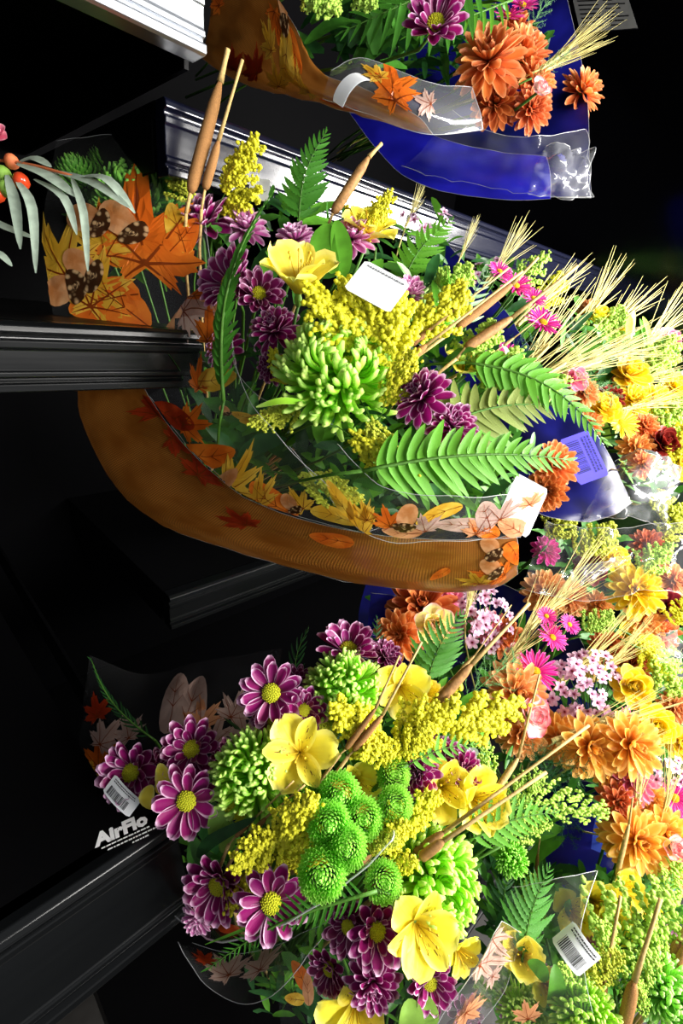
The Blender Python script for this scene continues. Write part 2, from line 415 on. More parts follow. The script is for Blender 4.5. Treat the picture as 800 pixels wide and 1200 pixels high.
def dome_geo(r, h, n=10, m=4):
    v = [(0, 0, h)]; uv = [(.5, .5)]; f = []
    for j in range(1, m + 1):
        a = j / m * math.pi / 2 * 1.15
        for k in range(n):
            t = 2 * math.pi * k / n; v.append((r * math.sin(a) * math.cos(t), r * math.sin(a) * math.sin(t), h * math.cos(a))); uv.append((.5, .5))
    for k in range(n): f.append((0, 1 + k, 1 + (k + 1) % n))
    for j in range(m - 1):
        for k in range(n):
            q = 1 + j * n; f.append((q + k, q + n + k, q + n + (k + 1) % n, q + (k + 1) % n))
    return v, f, uv
_disc = {}
def disc_mesh(mat):
    if mat not in _disc:
        b = MB(); b.add(*dome_geo(.23, .13, 14, 5))
        bump = dome_geo(.022, .03, 5, 2)
        for i in range(70):
            rr = .22 * math.sqrt((i + .5) / 70); ph = i * 2.39996
            b.add_mat(bump, Matrix.Translation((rr * math.cos(ph), rr * math.sin(ph), .13 * math.sqrt(max(0, 1 - (rr / .235) ** 2)))))
        _disc[mat] = b.mesh('disc', mat)
    return _disc[mat]

BASE = {}                                          # where each bouquet's stems are gathered
def stem_to(root, bq, rad=.0016, start=-.1):
    if bq is None: return
    inv = root.matrix_world.inverted(); k = root.matrix_world.to_scale().x
    a = root.matrix_world @ Vector((0, 0, start)); zdir = root.matrix_world.to_3x3().col[2].normalized()
    e = BASE[bq] + Vector((rnd.uniform(-.02, .02), rnd.uniform(-.02, .02), rnd.uniform(-.01, .02)))
    L = (e - a).length
    pts = bez(a, a - zdir * min(.05, L * .25), e + (a - e) * .3 + Vector((0, 0, .02)), e, 7)
    tube([inv @ p for p in pts], rad / k, 5, 'stem', 'stem', root)

def flower(kind, mat, px, py, d, size, n, label, bq, name, cat, group=None, parts=False, disc=None, roll=None, dz=0):
    sc = size * d / F / 2
    root = thing(name, label, cat, group, frame(P(px, py, d), N(*n), roll, sc))
    R = random.Random(int(px * 7 + py * 13))
    if parts:
        lst = spider(R) if kind == 'spider' else pom(R) if kind == 'pom' else layers(SPEC[kind], R)
        for g, m in lst:
            obj('petal', PM(g, mat), root, m)
    else:
        p = obj('petals', joined(kind, mat, R.randrange(3)), root)
        if kind in ('spider', 'pom'): p['kind'] = 'stuff'
    if disc: obj('disc', disc_mesh(disc), root, Matrix.Diagonal((1.2, 1.2, 1.3, 1)) if disc == 'disc' else None)
    if kind in ('daisy', 'daisydeep', 'double', 'mum', 'pinkdaisy', 'rose', 'carnation'):
        obj('calyx', calyx_mesh(), root)
    stem_to(root, bq)
    return root
_cal = {}
def calyx_mesh():
    if 'c' not in _cal:
        b = MB(); g = dome_geo(.2, .16, 10, 3); b.add_mat(g, Matrix.Translation((0, 0, -.03)) @ Matrix.Diagonal((1, 1, -1, 1))); _cal['c'] = b.mesh('calyx', 'stem')
    return _cal['c']

def alstro(px, py, d, size, n, label, bq, roll=None, open_=1.0, group=None):
    sc = size * d / F / 2
    root = thing('alstroemeria', label, 'flower', group, frame(P(px, py, d), N(*n), roll, sc))
    R = random.Random(int(px + py * 3))
    for i in range(3):
        ph = 2.0944 * i
        obj('tepal', PM(('p', 1, .84, -.7 * open_, .35, .2, .70, .45, 6, 8, .05, 1), 'alstro'), root, place(ph, math.radians(78 - 26 * open_ + R.uniform(-9, 9)), .04, -.42, 1.12))
        obj('tepal', PM(('p', 1, .5, -.75 * open_, .45, .25, .66, .6, 6, 8, .04), 'alstro_streak'), root, place(ph + 1.047, math.radians(82 - 24 * open_ + R.uniform(-9, 9)), .03, -.40, 1.10))
    b = MB()
    for k in range(6):
        a = k * 1.05 + .3; t = Vector((math.cos(a) * .25, math.sin(a) * .25 - .05, .42))
        b.add(*tube_geo([Vector((0, 0, -.33)), t * .5 + Vector((0, 0, -.15)), t], [.014, .012, .012], 4))
        b.add_mat(dome_geo(.035, .05, 5, 2), Matrix.Translation(t))
    obj('stamens', b.mesh('stamens', 'stamen'), root)
    b = MB(); b.add(*tube_geo([(0, 0, -.72), (0, 0, -.55), (0, 0, -.40)], [.05, .1, .06], 7)); obj('ovary', b.mesh('ovary', 'bud'), root)
    stem_to(root, bq, start=-.7)
    return root

# ------------------------------------------------------------------ sprays, fronds, stalks
_gold = {}
def gold_mesh(var, mat, dense):
    if (var, mat, dense) in _gold: return _gold[(var, mat, dense)]
    R = random.Random(50 + var); fl = MB(); st = MB()
    main = [Vector((t, .05 * math.sin(t * 3 + var), .10 * t * t)) for t in [i / 10 for i in range(11)]]
    st.add(*tube_geo(main, [.009 - .006 * i / 10 for i in range(11)], 5))
    bud = dome_geo(1, 1.1, 5, 2)
    def fl_at(p, s):
        fl.add_mat(bud, Matrix.Translation(p) @ Matrix.Rotation(R.uniform(0, 6), 4, 'Z') @ Matrix.Rotation(R.uniform(-1.2, 1.2), 4, 'X') @ Matrix.Diagonal((s, s, s * 1.2, 1)))
    nb = 20
    for i in range(nb):
        t = .16 + .82 * i / (nb - 1); k = min(10, t * 10); a = main[int(k)] if k >= 10 else main[int(k)].lerp(main[int(k) + 1], k % 1)
        L = (.42 * (1 - t) ** .7 + .10) * R.uniform(.8, 1.1)
        phi = i * 2.39996 + R.uniform(-.3, .3)
        side = Vector((.62, math.cos(phi) * .75, abs(math.sin(phi)) * .55 + .05 if dense else math.sin(phi) * .6)).normalized()
        q = [a + side * L * s + Vector((.06 * L * s * s * 3, 0, -.35 * L * s * s)) for s in (0, .25, .5, .75, 1)]
        st.add(*tube_geo(q, [.004, .0035, .003, .003, .002], 4))
        m = int((17 if dense else 17) * L / .42) + 4
        for j in range(m):
            s = .12 + .88 * j / m; kk = min(3.999, s * 4); p = q[int(kk)].lerp(q[int(kk) + 1], kk % 1)
            for _ in range(2 if dense else 1):
                fl_at(p + Vector((R.gauss(0, .02), R.gauss(0, .026), R.gauss(.012, .022))), R.uniform(.022, .036) * (1 if dense else .9))
    _gold[(var, mat, dense)] = (fl.mesh('florets', mat), st.mesh('stem', 'stem'))
    return _gold[(var, mat, dense)]
def goldenrod(A, B, label, bq, mat='gold', n=(0, .3), dense=True, group=None, wid=1.0):
    a, b = P(*A), P(*B)
    m = span(a, b, N(*n)) @ Matrix.Diagonal((1, wid * 1.25, wid * 1.1, 1))
    root = thing('goldenrod_spray', label, 'flower', group, m)
    fm, sm = gold_mesh(rnd.randrange(4), mat, dense)
    obj('florets', fm, root)['kind'] = 'stuff'
    obj('branches', sm, root)
    if bq: stem_from(root, a, (a - b), bq)
    return root
def stem_from(root, a, back, bq, rad=.0014, mat='stem'):
    inv = root.matrix_world.inverted(); k = root.matrix_world.to_scale().x
    e = BASE[bq] + Vector((rnd.uniform(-.02, .02), rnd.uniform(-.02, .02), rnd.uniform(-.01, .02)))
    pts = bez(a, a + back.normalized() * min(.05, .3 * (e - a).length), e + (a - e) * .3 + Vector((0, 0, .02)), e, 7)
    tube([inv @ p for p in pts], rad / k, 5, 'stem', mat, root)

_pinna = {}
def pinna_mesh(wr, mat, sickle, teeth):
    k = (wr, mat, sickle, teeth)
    if k not in _pinna:
        v = []; f = []; uv = []; nv = 9 if not teeth else 15
        for j in range(nv + 1):
            t = j / nv; wd = (1 - t ** 2.2) ** .8 * (1 if t > .08 else .75) * wr * .5
            if teeth and j % 2: wd *= .72
            cx, cy = t - .04 * t * t, sickle * t * t
            for s, z in ((-1, .02), (0, -.02), (1, .02)):
                v.append((cx, cy + s * wd, z * (1 - t) - .12 * t * t)); uv.append(((s + 1) / 2, t))
        for j in range(nv):
            for i in range(2):
                q = j * 3 + i; f.append((q, q + 1, q + 4, q + 3))
        b = MB(); b.add(v, f, uv); _pinna[k] = (b.mesh('leaflet', mat), (v, f, uv))
    return _pinna[k]
def fern(A, B, label, bq, width=.5, pairs=16, wr=.2, mat='fern', n=(0, .2), parts=True, sickle=.14, teeth=False, bend=.08, droop=.05, group=None, ang=72, start=.06, onesided=False, name='fern_frond'):
    a, b = P(*A), P(*B)
    root = thing(name, label, 'fern', group, span(a, b, N(*n)))
    R = random.Random(int(A[0] * 3 + A[1]))
    ra = lambda s: Vector((s, bend * math.sin(math.pi * s), -droop * 4 * (s - .5) ** 2 + droop))
    bm = MB(); bm.add(*tube_geo([ra(i / 12) for i in range(13)], [.010 - .008 * i / 12 for i in range(13)], 5))
    obj('rachis', bm.mesh('rachis', 'stem'), root)
    me, geo = pinna_mesh(wr, mat, sickle, teeth)
    jb = MB()
    for i in range(pairs):
        s = start + (.97 - start) * (i + .3) / pairs
        env = min(1, .5 + 2.2 * s) * (1 - s) ** .72 + .05
        t = (ra(s + .01) - ra(s - .01)).normalized(); th = math.atan2(t.y, t.x)
        for sd in ((1, -1) if not onesided else (1,)):
            an = math.radians(ang - 28 * s + R.uniform(-5, 5))
            L = width * .5 * env * R.uniform(.92, 1.06)
            m = Matrix.Translation(ra(s)) @ Matrix.Rotation(th + sd * an, 4, 'Z') @ Matrix.Rotation(R.uniform(-.18, .18), 4, 'X') @ Matrix.Rotation(R.uniform(-.05, .16), 4, 'Y') @ Matrix.Diagonal((L, -L * sd, L, 1))
            if parts: obj('leaflet', me, root, m)
            else: jb.add_mat(geo, m)
    m = Matrix.Translation(ra(.96)) @ Matrix.Diagonal((.07, .07, .07, 1))
    if parts: obj('leaflet', me, root, m)
    else: jb.add_mat(geo, m); obj('leaflets', jb.mesh('leaflets', mat), root)
    if bq: stem_from(root, a, (a - b), bq)
    return root
def cattail(A, S0, S1, T, label, bq, rw=.0052, spike='cattail', group=None, name='cattail'):
    """A stalk foot, S0-S1 the brown spike, T the thin tip (pixel, pixel, depth)."""
    a, s0, s1, t = P(*A), P(*S0), P(*S1), P(*T)
    root = thing(name, label, 'cattail', group, Matrix.Translation(a)); inv = Matrix.Translation(-a)
    ax = s1 - s0
    rw *= .8; pr = (0, .05, .12, .5, .8, .92, 1); rr = (.45, .8, .98, 1.0, .85, .6, .3)
    b = MB(); b.add(*tube_geo([inv @ (s0 + ax * p) for p in pr], [rw * q for q in rr], 10)); obj('spike', b.mesh('spike', spike), root)
    tube([inv @ s1.lerp(t, k / 3) for k in range(4)], [rw * .5, rw * .38, rw * .32, rw * .36], 6, 'tip', 'cattailpale', root)
    if (a - s0).length > .004: tube([inv @ a.lerp(s0, k / 3) for k in range(4)], rw * .3, 6, 'stalk', 'cattailpale', root)
    if bq: stem_from(root, a, a - s0 if (a - s0).length > .004 else s0 - s1, bq, .0016, 'cattailpale')
    return root
_wheat = {}
def wheat_mesh(var, spread):
    if (var, spread) not in _wheat:
        R = random.Random(90 + var); k = MB(); aw = MB(); g = dome_geo(.016, .05, 5, 2)
        for i in range(26):
            t = i / 26 * .36; ph = i * math.pi + R.uniform(-.5, .5); y, z = math.cos(ph) * .014, math.sin(ph) * .014
            m = Matrix.Translation((t, y, z)) @ Matrix.Rotation(math.pi / 2 - .25, 4, 'Y'); k.add_mat(g, m)
            a = Vector((t, y, z)); dr = Vector((1, R.gauss(0, spread), R.gauss(0, spread))).normalized(); L = R.uniform(.55, .8)
            aw.add(*tube_geo([a, a + dr * L * .5, a + dr * L + Vector((0, 0, R.gauss(0, .02)))], [.0042, .0036, .0012], 3, False))
        _wheat[(var, spread)] = (k.mesh('kernels', 'wheat'), aw.mesh('awns', 'wheat'))
    return _wheat[(var, spread)]
def wheat(A, B, label, bq, spread=.14, n=(0, .3), group=None):
    a, b = P(*A), P(*B); root = thing('wheat_ear', label, 'wheat', group, span(a, b, N(*n)))
    k, aw = wheat_mesh(rnd.randrange(5), spread)
    obj('kernels', k, root); obj('awns', aw, root)
    if bq: stem_from(root, a, a - b, bq, .001, 'wheat')
    return root
_asp = {}
def asparagus(A, B, label, bq, mat='needle', n=(0, .3), group=None, wid=1.0):
    if mat not in _asp:
        R = random.Random(3); b = MB(); s = MB()
        s.add(*tube_geo([(0, 0, 0), (.5, .02, .03), (1, 0, 0)], [.006, .005, .002], 5))
        for i in range(22):
            t = .05 + .93 * i / 22; ph = i * 2.4; L = .42 * (1 - t) ** .6 + .08
            dr = Vector((.6, math.cos(ph), .6 * math.sin(ph))).normalized(); a = Vector((t, 0, .03 * math.sin(t * 3)))
            s.add(*tube_geo([a, a + dr * L], [.0025, .001], 3, False))
            for j in range(26):
                u_ = .1 + .9 * j / 26; p = a + dr * L * u_
                e = (dr * .6 + Vector((R.gauss(0, 1), R.gauss(0, 1), R.gauss(0, 1))).normalized()).normalized() * R.uniform(.035, .07)
                b.add(*tube_geo([p, p + e], [.0026, .001], 3, False))
        _asp[mat] = (b.mesh('needles', mat), s.mesh('stems', mat))
    a, bb = P(*A), P(*B); root = thing('asparagus_fern', label, 'fern', group, span(a, bb, N(*n)) @ Matrix.Diagonal((1, wid, wid, 1)))
    obj('needles', _asp[mat][0], root)['kind'] = 'stuff'; obj('branchlets', _asp[mat][1], root)
    if bq: stem_from(root, a, a - bb, bq)
    return root
def wax(px, py, d, rx, ry, count, label, bq, fsize=13, n=(0, .4), group=None):
    """a cluster of small five-petalled florets, each floret a part"""
    R = random.Random(int(px)); c = P(px, py, d); root = thing('waxflower_cluster', label, 'flower', group, Matrix.Translation(c)); inv = Matrix.Translation(-c)
    if 'wf' not in _cal:
        b = MB()
        for i in range(5): b.add_mat(petal_geo(1, .72, -.2, .4, .3, .6, .5, 2, 4), place(i * 1.2566, .25, .1, 0, .9))
        b.add(*dome_geo(.2, .2, 6, 2), mi=1); _cal['wf'] = b.mesh('floret', ['wax', 'burgundy'])
    st = MB(); foot = P(px + rx * .1, py + ry * .8, d + .07)
    for i in range(count):
        rr = math.sqrt(R.random()); a = R.uniform(0, 6.28); dd = d + .03 * rr * rr + R.uniform(-.008, .008)
        p = P(px + rx * rr * math.cos(a), py + ry * rr * math.sin(a), dd)
        nn = N(.6 * rr * math.cos(a) + R.gauss(0, .25), n[1] - .6 * rr * math.sin(a) + R.gauss(0, .25), .8)
        sz = fsize * d / F / 2 * R.uniform(.8, 1.15)
        obj('floret', _cal['wf'], root, inv @ frame(p, nn, R.uniform(0, 6), sz))
        if i % 2 == 0: st.add(*tube_geo([inv @ (p - nn * .002), inv @ (p.lerp(foot, .5) - nn * .004), inv @ foot], .0006, 4))
    obj('branches', st.mesh('branches', 'stem'), root)
    if bq: stem_from(root, foot, foot - c, bq)
    return root
def leaf_geo(pts, wid, nrm, fold=.15):
    """blade along a polyline of world points"""
    v = []; f = []; uv = []; n = len(pts)
    for i, p in enumerate(pts):
        t = i / (n - 1); tg = (pts[min(i + 1, n - 1)] - pts[max(i - 1, 0)]).normalized()
        sd = tg.cross(nrm).normalized(); up = sd.cross(tg)
        wv = wid * (math.sin(math.pi * min(1, t * .92 + .06)) ** .8) * .5 + wid * .02
        for s in (-1, -.5, 0, .5, 1): v.append(p + sd * s * wv + up * abs(s) * fold * wv); uv.append(((s + 1) / 2, t))
    for i in range(n - 1):
        for k in range(4): q = i * 5 + k; f.append((q, q + 1, q + 6, q + 5))
    return v, f, uv
def leaf(pix, wid, mat, label, name='leaf_blade', cat='leaf', n=(0, .3), group=None, parent=None):
    pts = smooth_line([P(*p) for p in pix], 4)
    wd = wid * pix[len(pix) // 2][2] / F
    if parent is None:
        o = pts[0].copy(); b = MB(); b.add(*leaf_geo([p - o for p in pts], wd, N(*n)))
        ob = obj(name, b.mesh(name, mat)); ob.location = o; return tag(ob, label, cat, group)
    inv = parent.matrix_world.inverted(); b = MB(); v, f, uv = leaf_geo(pts, wd, N(*n)); b.add([inv @ p for p in v], f, uv)
    return obj(name, b.mesh(name, mat), parent)
def greenery(areas, label, seed, group=None, mats=('leaf',)):
    """loose foliage packed between the stems: areas of (px, py, rx, ry, depth, count, leaf length in px)"""
    R = random.Random(seed); b = MB()
    for (px, py, rx, ry, d, cnt, ln) in areas:
        for i in range(cnt):
            a = R.uniform(0, 6.28); rr = math.sqrt(R.random()); q = (px + rx * rr * math.cos(a), py + ry * rr * math.sin(a), d + R.uniform(-.01, .05))
            dr = R.uniform(0, 6.28); L = ln * R.uniform(.6, 1.2)
            A_ = P(*q); B_ = P(q[0] + L * math.cos(dr), q[1] - L * abs(math.sin(dr)), q[2] + R.uniform(-.03, .02))
            mid = A_.lerp(B_, .5) + N(0, 1, 0) * L * .12 * d / F
            b.add(*leaf_geo(smooth_line([A_, mid, B_], 2), L * R.uniform(.2, .34) * d / F, N(R.uniform(-.6, .6), R.uniform(-.2, .8))), mi=R.randrange(len(mats)))
    o = obj('filler_foliage', b.mesh('filler_foliage', list(mats))); return tag(o, label, 'foliage', group, 'stuff')

# ------------------------------------------------------------------ sleeves
def cat1(p0, p1, p2, p3, t): return .5 * (2 * p1 + (p2 - p0) * t + (2 * p0 - 5 * p1 + 4 * p2 - p3) * t * t + (3 * p1 - p0 - 3 * p2 + p3) * t ** 3)
class Sheet:
    """a film sheet through a grid of seen points, rows by columns; bends smoothly between them"""
    def __init__(s, rows, crease=.0, cs=30, seed=0):
        s.g = np.array([[list(P(*p)) for p in r] for r in rows]); s.c = crease; s.cs = cs; s.o = Vector((seed * 3.7, seed * 1.3, 0))
    def ev(s, u, v):
        R, C = s.g.shape[:2]; u = min(max(u, 0), 1); v = min(max(v, 0), 1)
        a = min(v * (R - 1), R - 1.0001); i = int(a); fa = a - i; bq = min(u * (C - 1), C - 1.0001); j = int(bq); fb = bq - j
        rw = []
        for k in (-1, 0, 1, 2):
            r = s.g[min(max(i + k, 0), R - 1)]
            rw.append(cat1(*[r[min(max(j + q, 0), C - 1)] for q in (-1, 0, 1, 2)], fb))
        return Vector(cat1(*rw, fa))
    def nrm(s, u, v):
        e = .01; du = s.ev(min(u + e, 1), v) - s.ev(max(u - e, 0), v); dv = s.ev(u, min(v + e, 1)) - s.ev(u, max(v - e, 0))
        n = du.cross(dv); n = n.normalized() if n.length > 1e-12 else N(0, 0, 1)
        return n if n.dot(Vector(CAM) - s.ev(u, v)) > 0 else -n
    def at(s, u, v, off=0.0):
        p = s.ev(u, v); n = s.nrm(u, v)
        if s.c:
            q = p * s.cs + s.o
            p = p + n * s.c * (abs(noise.noise(q)) * 2 - .5 + .5 * abs(noise.noise(q * 2.3)))
        return p + n * off
    def build(s, name, mat, parent, nu=24, nv=14, edge=True, uvs=(1, 1), er=.00028):
        b = MB(); v = [s.at(i / nu, j / nv) for j in range(nv + 1) for i in range(nu + 1)]
        uv = [(i / nu * uvs[0], j / nv * uvs[1]) for j in range(nv + 1) for i in range(nu + 1)]
        f = [(j * (nu + 1) + i, j * (nu + 1) + i + 1, (j + 1) * (nu + 1) + i + 1, (j + 1) * (nu + 1) + i) for j in range(nv) for i in range(nu)]
        o = parent.matrix_world.translation; b.add([p - o for p in v], f, uv); ob = obj(name, b.mesh(name, mat), parent)
        if edge:
            ring = [s.at(i / 30, 1) - o for i in range(31)] if edge == 'top' else [s.at(i / 30, 0) - o for i in range(31)] + [s.at(1, i / 20) - o for i in range(1, 21)] + [s.at(1 - i / 30, 1) - o for i in range(1, 31)]
            eb = MB(); eb.add(*tube_geo(ring, er, 4)); obj('film_edge_glint', eb.mesh('film_edge_glint', 'edge'), ob)  # pale tube stands in for the bright glint of an edge
        return ob
def maple(R):
    tips = [(90, 1.0), (42, .88), (138, .90), (2, .74), (178, .74), (-42, .48), (222, .48)]
    pts = []
    order = sorted([(a if a > -90 else a, r_) for a, r_ in tips])
    for k, (a, r_) in enumerate(order):
        a2 = order[(k + 1) % len(order)][0] + (360 if k == len(order) - 1 else 0)
        for da, q in ((-13, .66), (-9, .80), (-5, .76), (0, 1), (5, .76), (9, .80), (13, .66)): pts.append((a + da, r_ * q))
        if k < len(order) - 1: pts.append(((a + a2) / 2 , .42))
        else: pts.append((270, .14))
    return [(math.cos(math.radians(a)) * q, math.sin(math.radians(a)) * q) for a, q in pts], [(math.cos(math.radians(a)) * q * .9, math.sin(math.radians(a)) * q * .9) for a, q in order]
def oval(w=.45, tip=.2):
    pts = []
    for i in range(18):
        a = 2 * math.pi * i / 18; pts.append((w * math.cos(a) * (1 - .3 * math.sin(a)), math.sin(a)))
    return pts, [(0, .9), (.25, .45), (-.25, .45), (.27, 0), (-.27, 0)]
def decal(sheet, u, v, size, rot, kind, mat, parent, off=.0007, k=[0]):
    """a printed shape lying on the sheet; size in metres"""
    e = .02; du = (sheet.ev(min(u + e, 1), v) - sheet.ev(max(u - e, 0), v)).length / (min(u + e, 1) - max(u - e, 0)); dv = (sheet.ev(u, min(v + e, 1)) - sheet.ev(u, max(v - e, 0))).length / (min(v + e, 1) - max(v - e, 0))
    ca, sa = math.cos(rot), math.sin(rot); o = parent.matrix_world.translation
    k[0] += 1; off = off + (k[0] % 7) * .00012
    def mp(x, y, of): 
        X, Y = (ca * x - sa * y) * size, (sa * x + ca * y) * size
        return sheet.at(u + X / max(du, .01), v + Y / max(dv, .01), of) - o
    b = MB()
    def poly(pts, mi, of):
        n = len(pts); cx = sum(p[0] for p in pts) / n; cy = sum(p[1] for p in pts) / n
        rings = [1, .66, .33]; vv = []; uv = []
        for rg in rings:
            for (x, y) in pts: q = (cx + (x - cx) * rg, cy + (y - cy) * rg); vv.append(mp(q[0], q[1], of)); uv.append((q[0] * .5 + .5, q[1] * .5 + .5))
        vv.append(mp(cx, cy, of)); uv.append((.5, .5)); f = []
        for g in range(2):
            for i in range(n): f.append((g * n + i, g * n + (i + 1) % n, (g + 1) * n + (i + 1) % n, (g + 1) * n + i))
        for i in range(n): f.append((2 * n + i, 2 * n + (i + 1) % n, 3 * n))
        b.add(vv, f, uv, mi)
    if kind == 'acorn':
        off += .0012
        poly([(.5 * math.cos(a), .15 + .75 * math.sin(a)) for a in [i * math.pi / 9 for i in range(18)]], 0, off)
        poly([(.58 * math.cos(a), -.45 + (.42 if math.sin(a) < 0 else .22) * math.sin(a)) for a in [i * math.pi / 9 for i in range(18)]], 1, off + .0004)
        return obj('printed_acorn', b.mesh('printed_acorn', ['p_nut', 'p_cap'], False), parent)
    pts, veins = maple(rnd) if kind == 'maple' else oval()
    poly(pts, 0, off)
    base = (0, -.1) if kind == 'maple' else (0, -.95)
    for i, (x, y) in enumerate(veins):
        bs = base if kind == 'maple' or i == 0 else (0, y - .3)
        L = math.hypot(x - bs[0], y - bs[1]) or 1; nx, ny = -(y - bs[1]) / L * .016, (x - bs[0]) / L * .016
        vl = []
        for j in range(5):
            t = j / 4; w_ = 1 - .8 * t; q = (bs[0] + (x - bs[0]) * t, bs[1] + (y - bs[1]) * t)
            vl += [mp(q[0] + nx * w_, q[1] + ny * w_, off + .0004), mp(q[0] - nx * w_, q[1] - ny * w_, off + .0004)]
        b.add(vl, [(2 * j, 2 * j + 1, 2 * j + 3, 2 * j + 2) for j in range(4)], None, 1)
    return obj('printed_leaf', b.mesh('printed_leaf', [mat, 'p_vein'], False), parent)
def sleeve(name, label, pos, group=None): return thing(name, label, 'flower sleeve', group, Matrix.Translation(P(*pos)))

# ================================================================== the display case
def plane_pt(px, py, axis, val):             # where the sight line of a pixel meets a plane of the case
    dr = M3 @ np.array([(px - 400) / F, (py - 600) / F, 1.0]); t = (val - CAM[axis]) / dr[axis]
    return Vector(CAM + dr * t)
def structure(name, geo, mat):
    b = MB(); b.add(*geo); o = obj(name, b.mesh(name, mat, False)); o['kind'] = 'structure'; return o
structure('floor', box_geo(-2.2, 2.4, -2.4, 1.1, -.05, 0), 'floor')
structure('wall_back', box_geo(-2.2, 1.42, 1.0, 1.05, 0, 2.4), 'backpanel')
structure('wall_right', box_geo(1.40, 1.43, .06, 1.0, 0, 2.4), 'mirror')
structure('ceiling', box_geo(-2.2, 1.43, .05, 1.05, 2.36, 2.4), 'backpanel')

def channel(y, z, h, tilt=0.0):              # price channel profile, lips at the top and the bottom
    q = [(.022, .0), (.004, .0), (0, -.003), (-.001, -.008), (.004, -.010), (.0045, -.013), (.001, -.0145), (.0012, -.02), (.003, -.021), (.003, -h + .017),
         (.001, -h + .016), (.001, -h + .012), (.0045, -h + .011), (.0045, -h + .009), (-.001, -h + .007), (-.001, -h + .001), (.003, -h), (.022, -h)]
    return [(y + a - tilt * (b_ / -h if h else 0), z + b_) for a, b_ in q]
def shelf(label, x0, x1, y, z, h, mat, tilt=0.0, deck=None, yb=.998, bracket=None):
    t = thing('display_shelf', label, 'shelf', None, Matrix.Translation((x1, y, z))); o = Vector((x1, y, z))
    sh = lambda geo: ([Vector(p) - o for p in geo[0]], geo[1], geo[2])
    b = MB()
    if deck: 
        n = len(deck); b.add([Vector((p[0], p[1], z)) - o for p in deck] + [Vector((p[0], p[1], z - .012)) - o for p in deck],
              [tuple(range(n)), tuple(range(n, 2 * n))[::-1]] + [(i, i + n, (i + 1) % n + n, (i + 1) % n) for i in range(n)])
    else: b.add(*sh(box_geo(x0, x1, y + .02, yb, z - .012, z)))
    obj('deck', b.mesh('deck', 'black', False), t)
    b = MB(); b.add(*sh(prof_geo(channel(y, z, h, tilt), x0, x1))); ch = obj('price_channel', b.mesh('price_channel', mat, False), t)
    be = ch.modifiers.new('bevel', 'BEVEL'); be.width = .0009; be.segments = 2; be.limit_method = 'ANGLE'
    for xe in ([x1 - .004] if bracket != 'left' else [x0 + .0]):
        b = MB(); b.add(*sh(box_geo(xe, xe + .004, y + .03, yb, z - .055, z - .0122))); obj('end_plate', b.mesh('end_plate', 'black', False), t)
    return t
LX = .252
s_mid = shelf('black shelf ending above the burlap-print wrap, level with the oak leaf print', -1.2, LX, .45, CAM_Z - .028, .054, 'channel')
s_top = shelf('silver-edged shelf at the top left corner of the case', -1.2, LX + .005, .45, CAM_Z + .235, .052, 'silver')
LZ = CAM_Z - .427
c0 = plane_pt(206, 962, 2, LZ); c1 = plane_pt(125, 928, 2, LZ)
s_low = shelf('lowest black shelf, with the white printed lettering on its corner', -1.2, c0.x, c0.y, LZ, .088, 'channel', .03,
              deck=[(-1.2, c0.y + .012), (c0.x, c0.y + .012), (c1.x, c1.y), (c1.x - .02, .998), (-1.2, .998)])
r_mid = shelf('black shelf below the burlap-print bouquet, its left end cut off square', .252, 1.398, .557, CAM_Z - .39, .056, 'channel', bracket='left')
r_up = shelf('long shelf with a striped silver edge running under the blue-wrapped bouquet', .252, 1.398, .515, CAM_Z + .168, .062, 'gunmetal', bracket='left')
r_low = shelf('bottom black shelf carrying the lowest bouquets', .06, 1.398, .12, CAM_Z - .83, .056, 'black', bracket='left')

# lettering on the lowest shelf: the printed maker's mark with three lines of small print
def lettering(txt, at, xdir, up, size, mat, parent, name, bold=0.0):
    c = bpy.data.curves.new(name, 'FONT'); c.body = txt; c.size = size; c.extrude = .0001; c.offset = bold; c.space_character = 1.0 + bold * 4; c.resolution_u = 2
    tmp = bpy.data.objects.new(name, c); col.objects.link(tmp); dg = bpy.context.evaluated_depsgraph_get()
    me = bpy.data.meshes.new_from_object(tmp.evaluated_get(dg)); me.materials.clear(); me.materials.append(MT[mat])
    bpy.data.objects.remove(tmp); o = bpy.data.objects.new(name, me); col.objects.link(o); o.parent = parent
    x = Vector(xdir).normalized(); z = Vector(up).normalized(); y = z.cross(x); m = Matrix((x, y, z)).transposed().to_4x4(); m.translation = Vector(at)
    o.matrix_basis = parent.matrix_world.inverted() @ m; return o
a = plane_pt(113, 992, 2, LZ + .0004); b_ = plane_pt(170, 966, 2, LZ + .0004)
dr = b_ - a; L = dr.length
lettering('AirFlo', a, dr, (0, 0, 1), L * .42, 'inkwhite', s_low, 'printed_lettering', L * .022)
R = random.Random(5); b = MB(); zo = Vector((c0.x, c0.y, LZ)); pd = Vector((dr.y, -dr.x, 0)).normalized()
for i, (s0, s1) in enumerate(((.03, 1.02), (.08, 1.10), (.50, .84))):       # three lines of print too small to read
    p0 = plane_pt(117 + i * 4.5, 996 + i * 3.0, 2, LZ + .0005); t_ = s0
    while t_ < s1:
        w_ = R.uniform(.03, .11); q0 = p0 + dr * t_; q1 = p0 + dr * min(t_ + w_, s1)
        b.add([p - zo for p in (q0, q1, q1 - pd * L * .034, q0 - pd * L * .034)], [(0, 1, 2, 3)]); t_ += w_ + .018
obj('small_print', b.mesh('small_print', 'inkwhite', False), s_low)

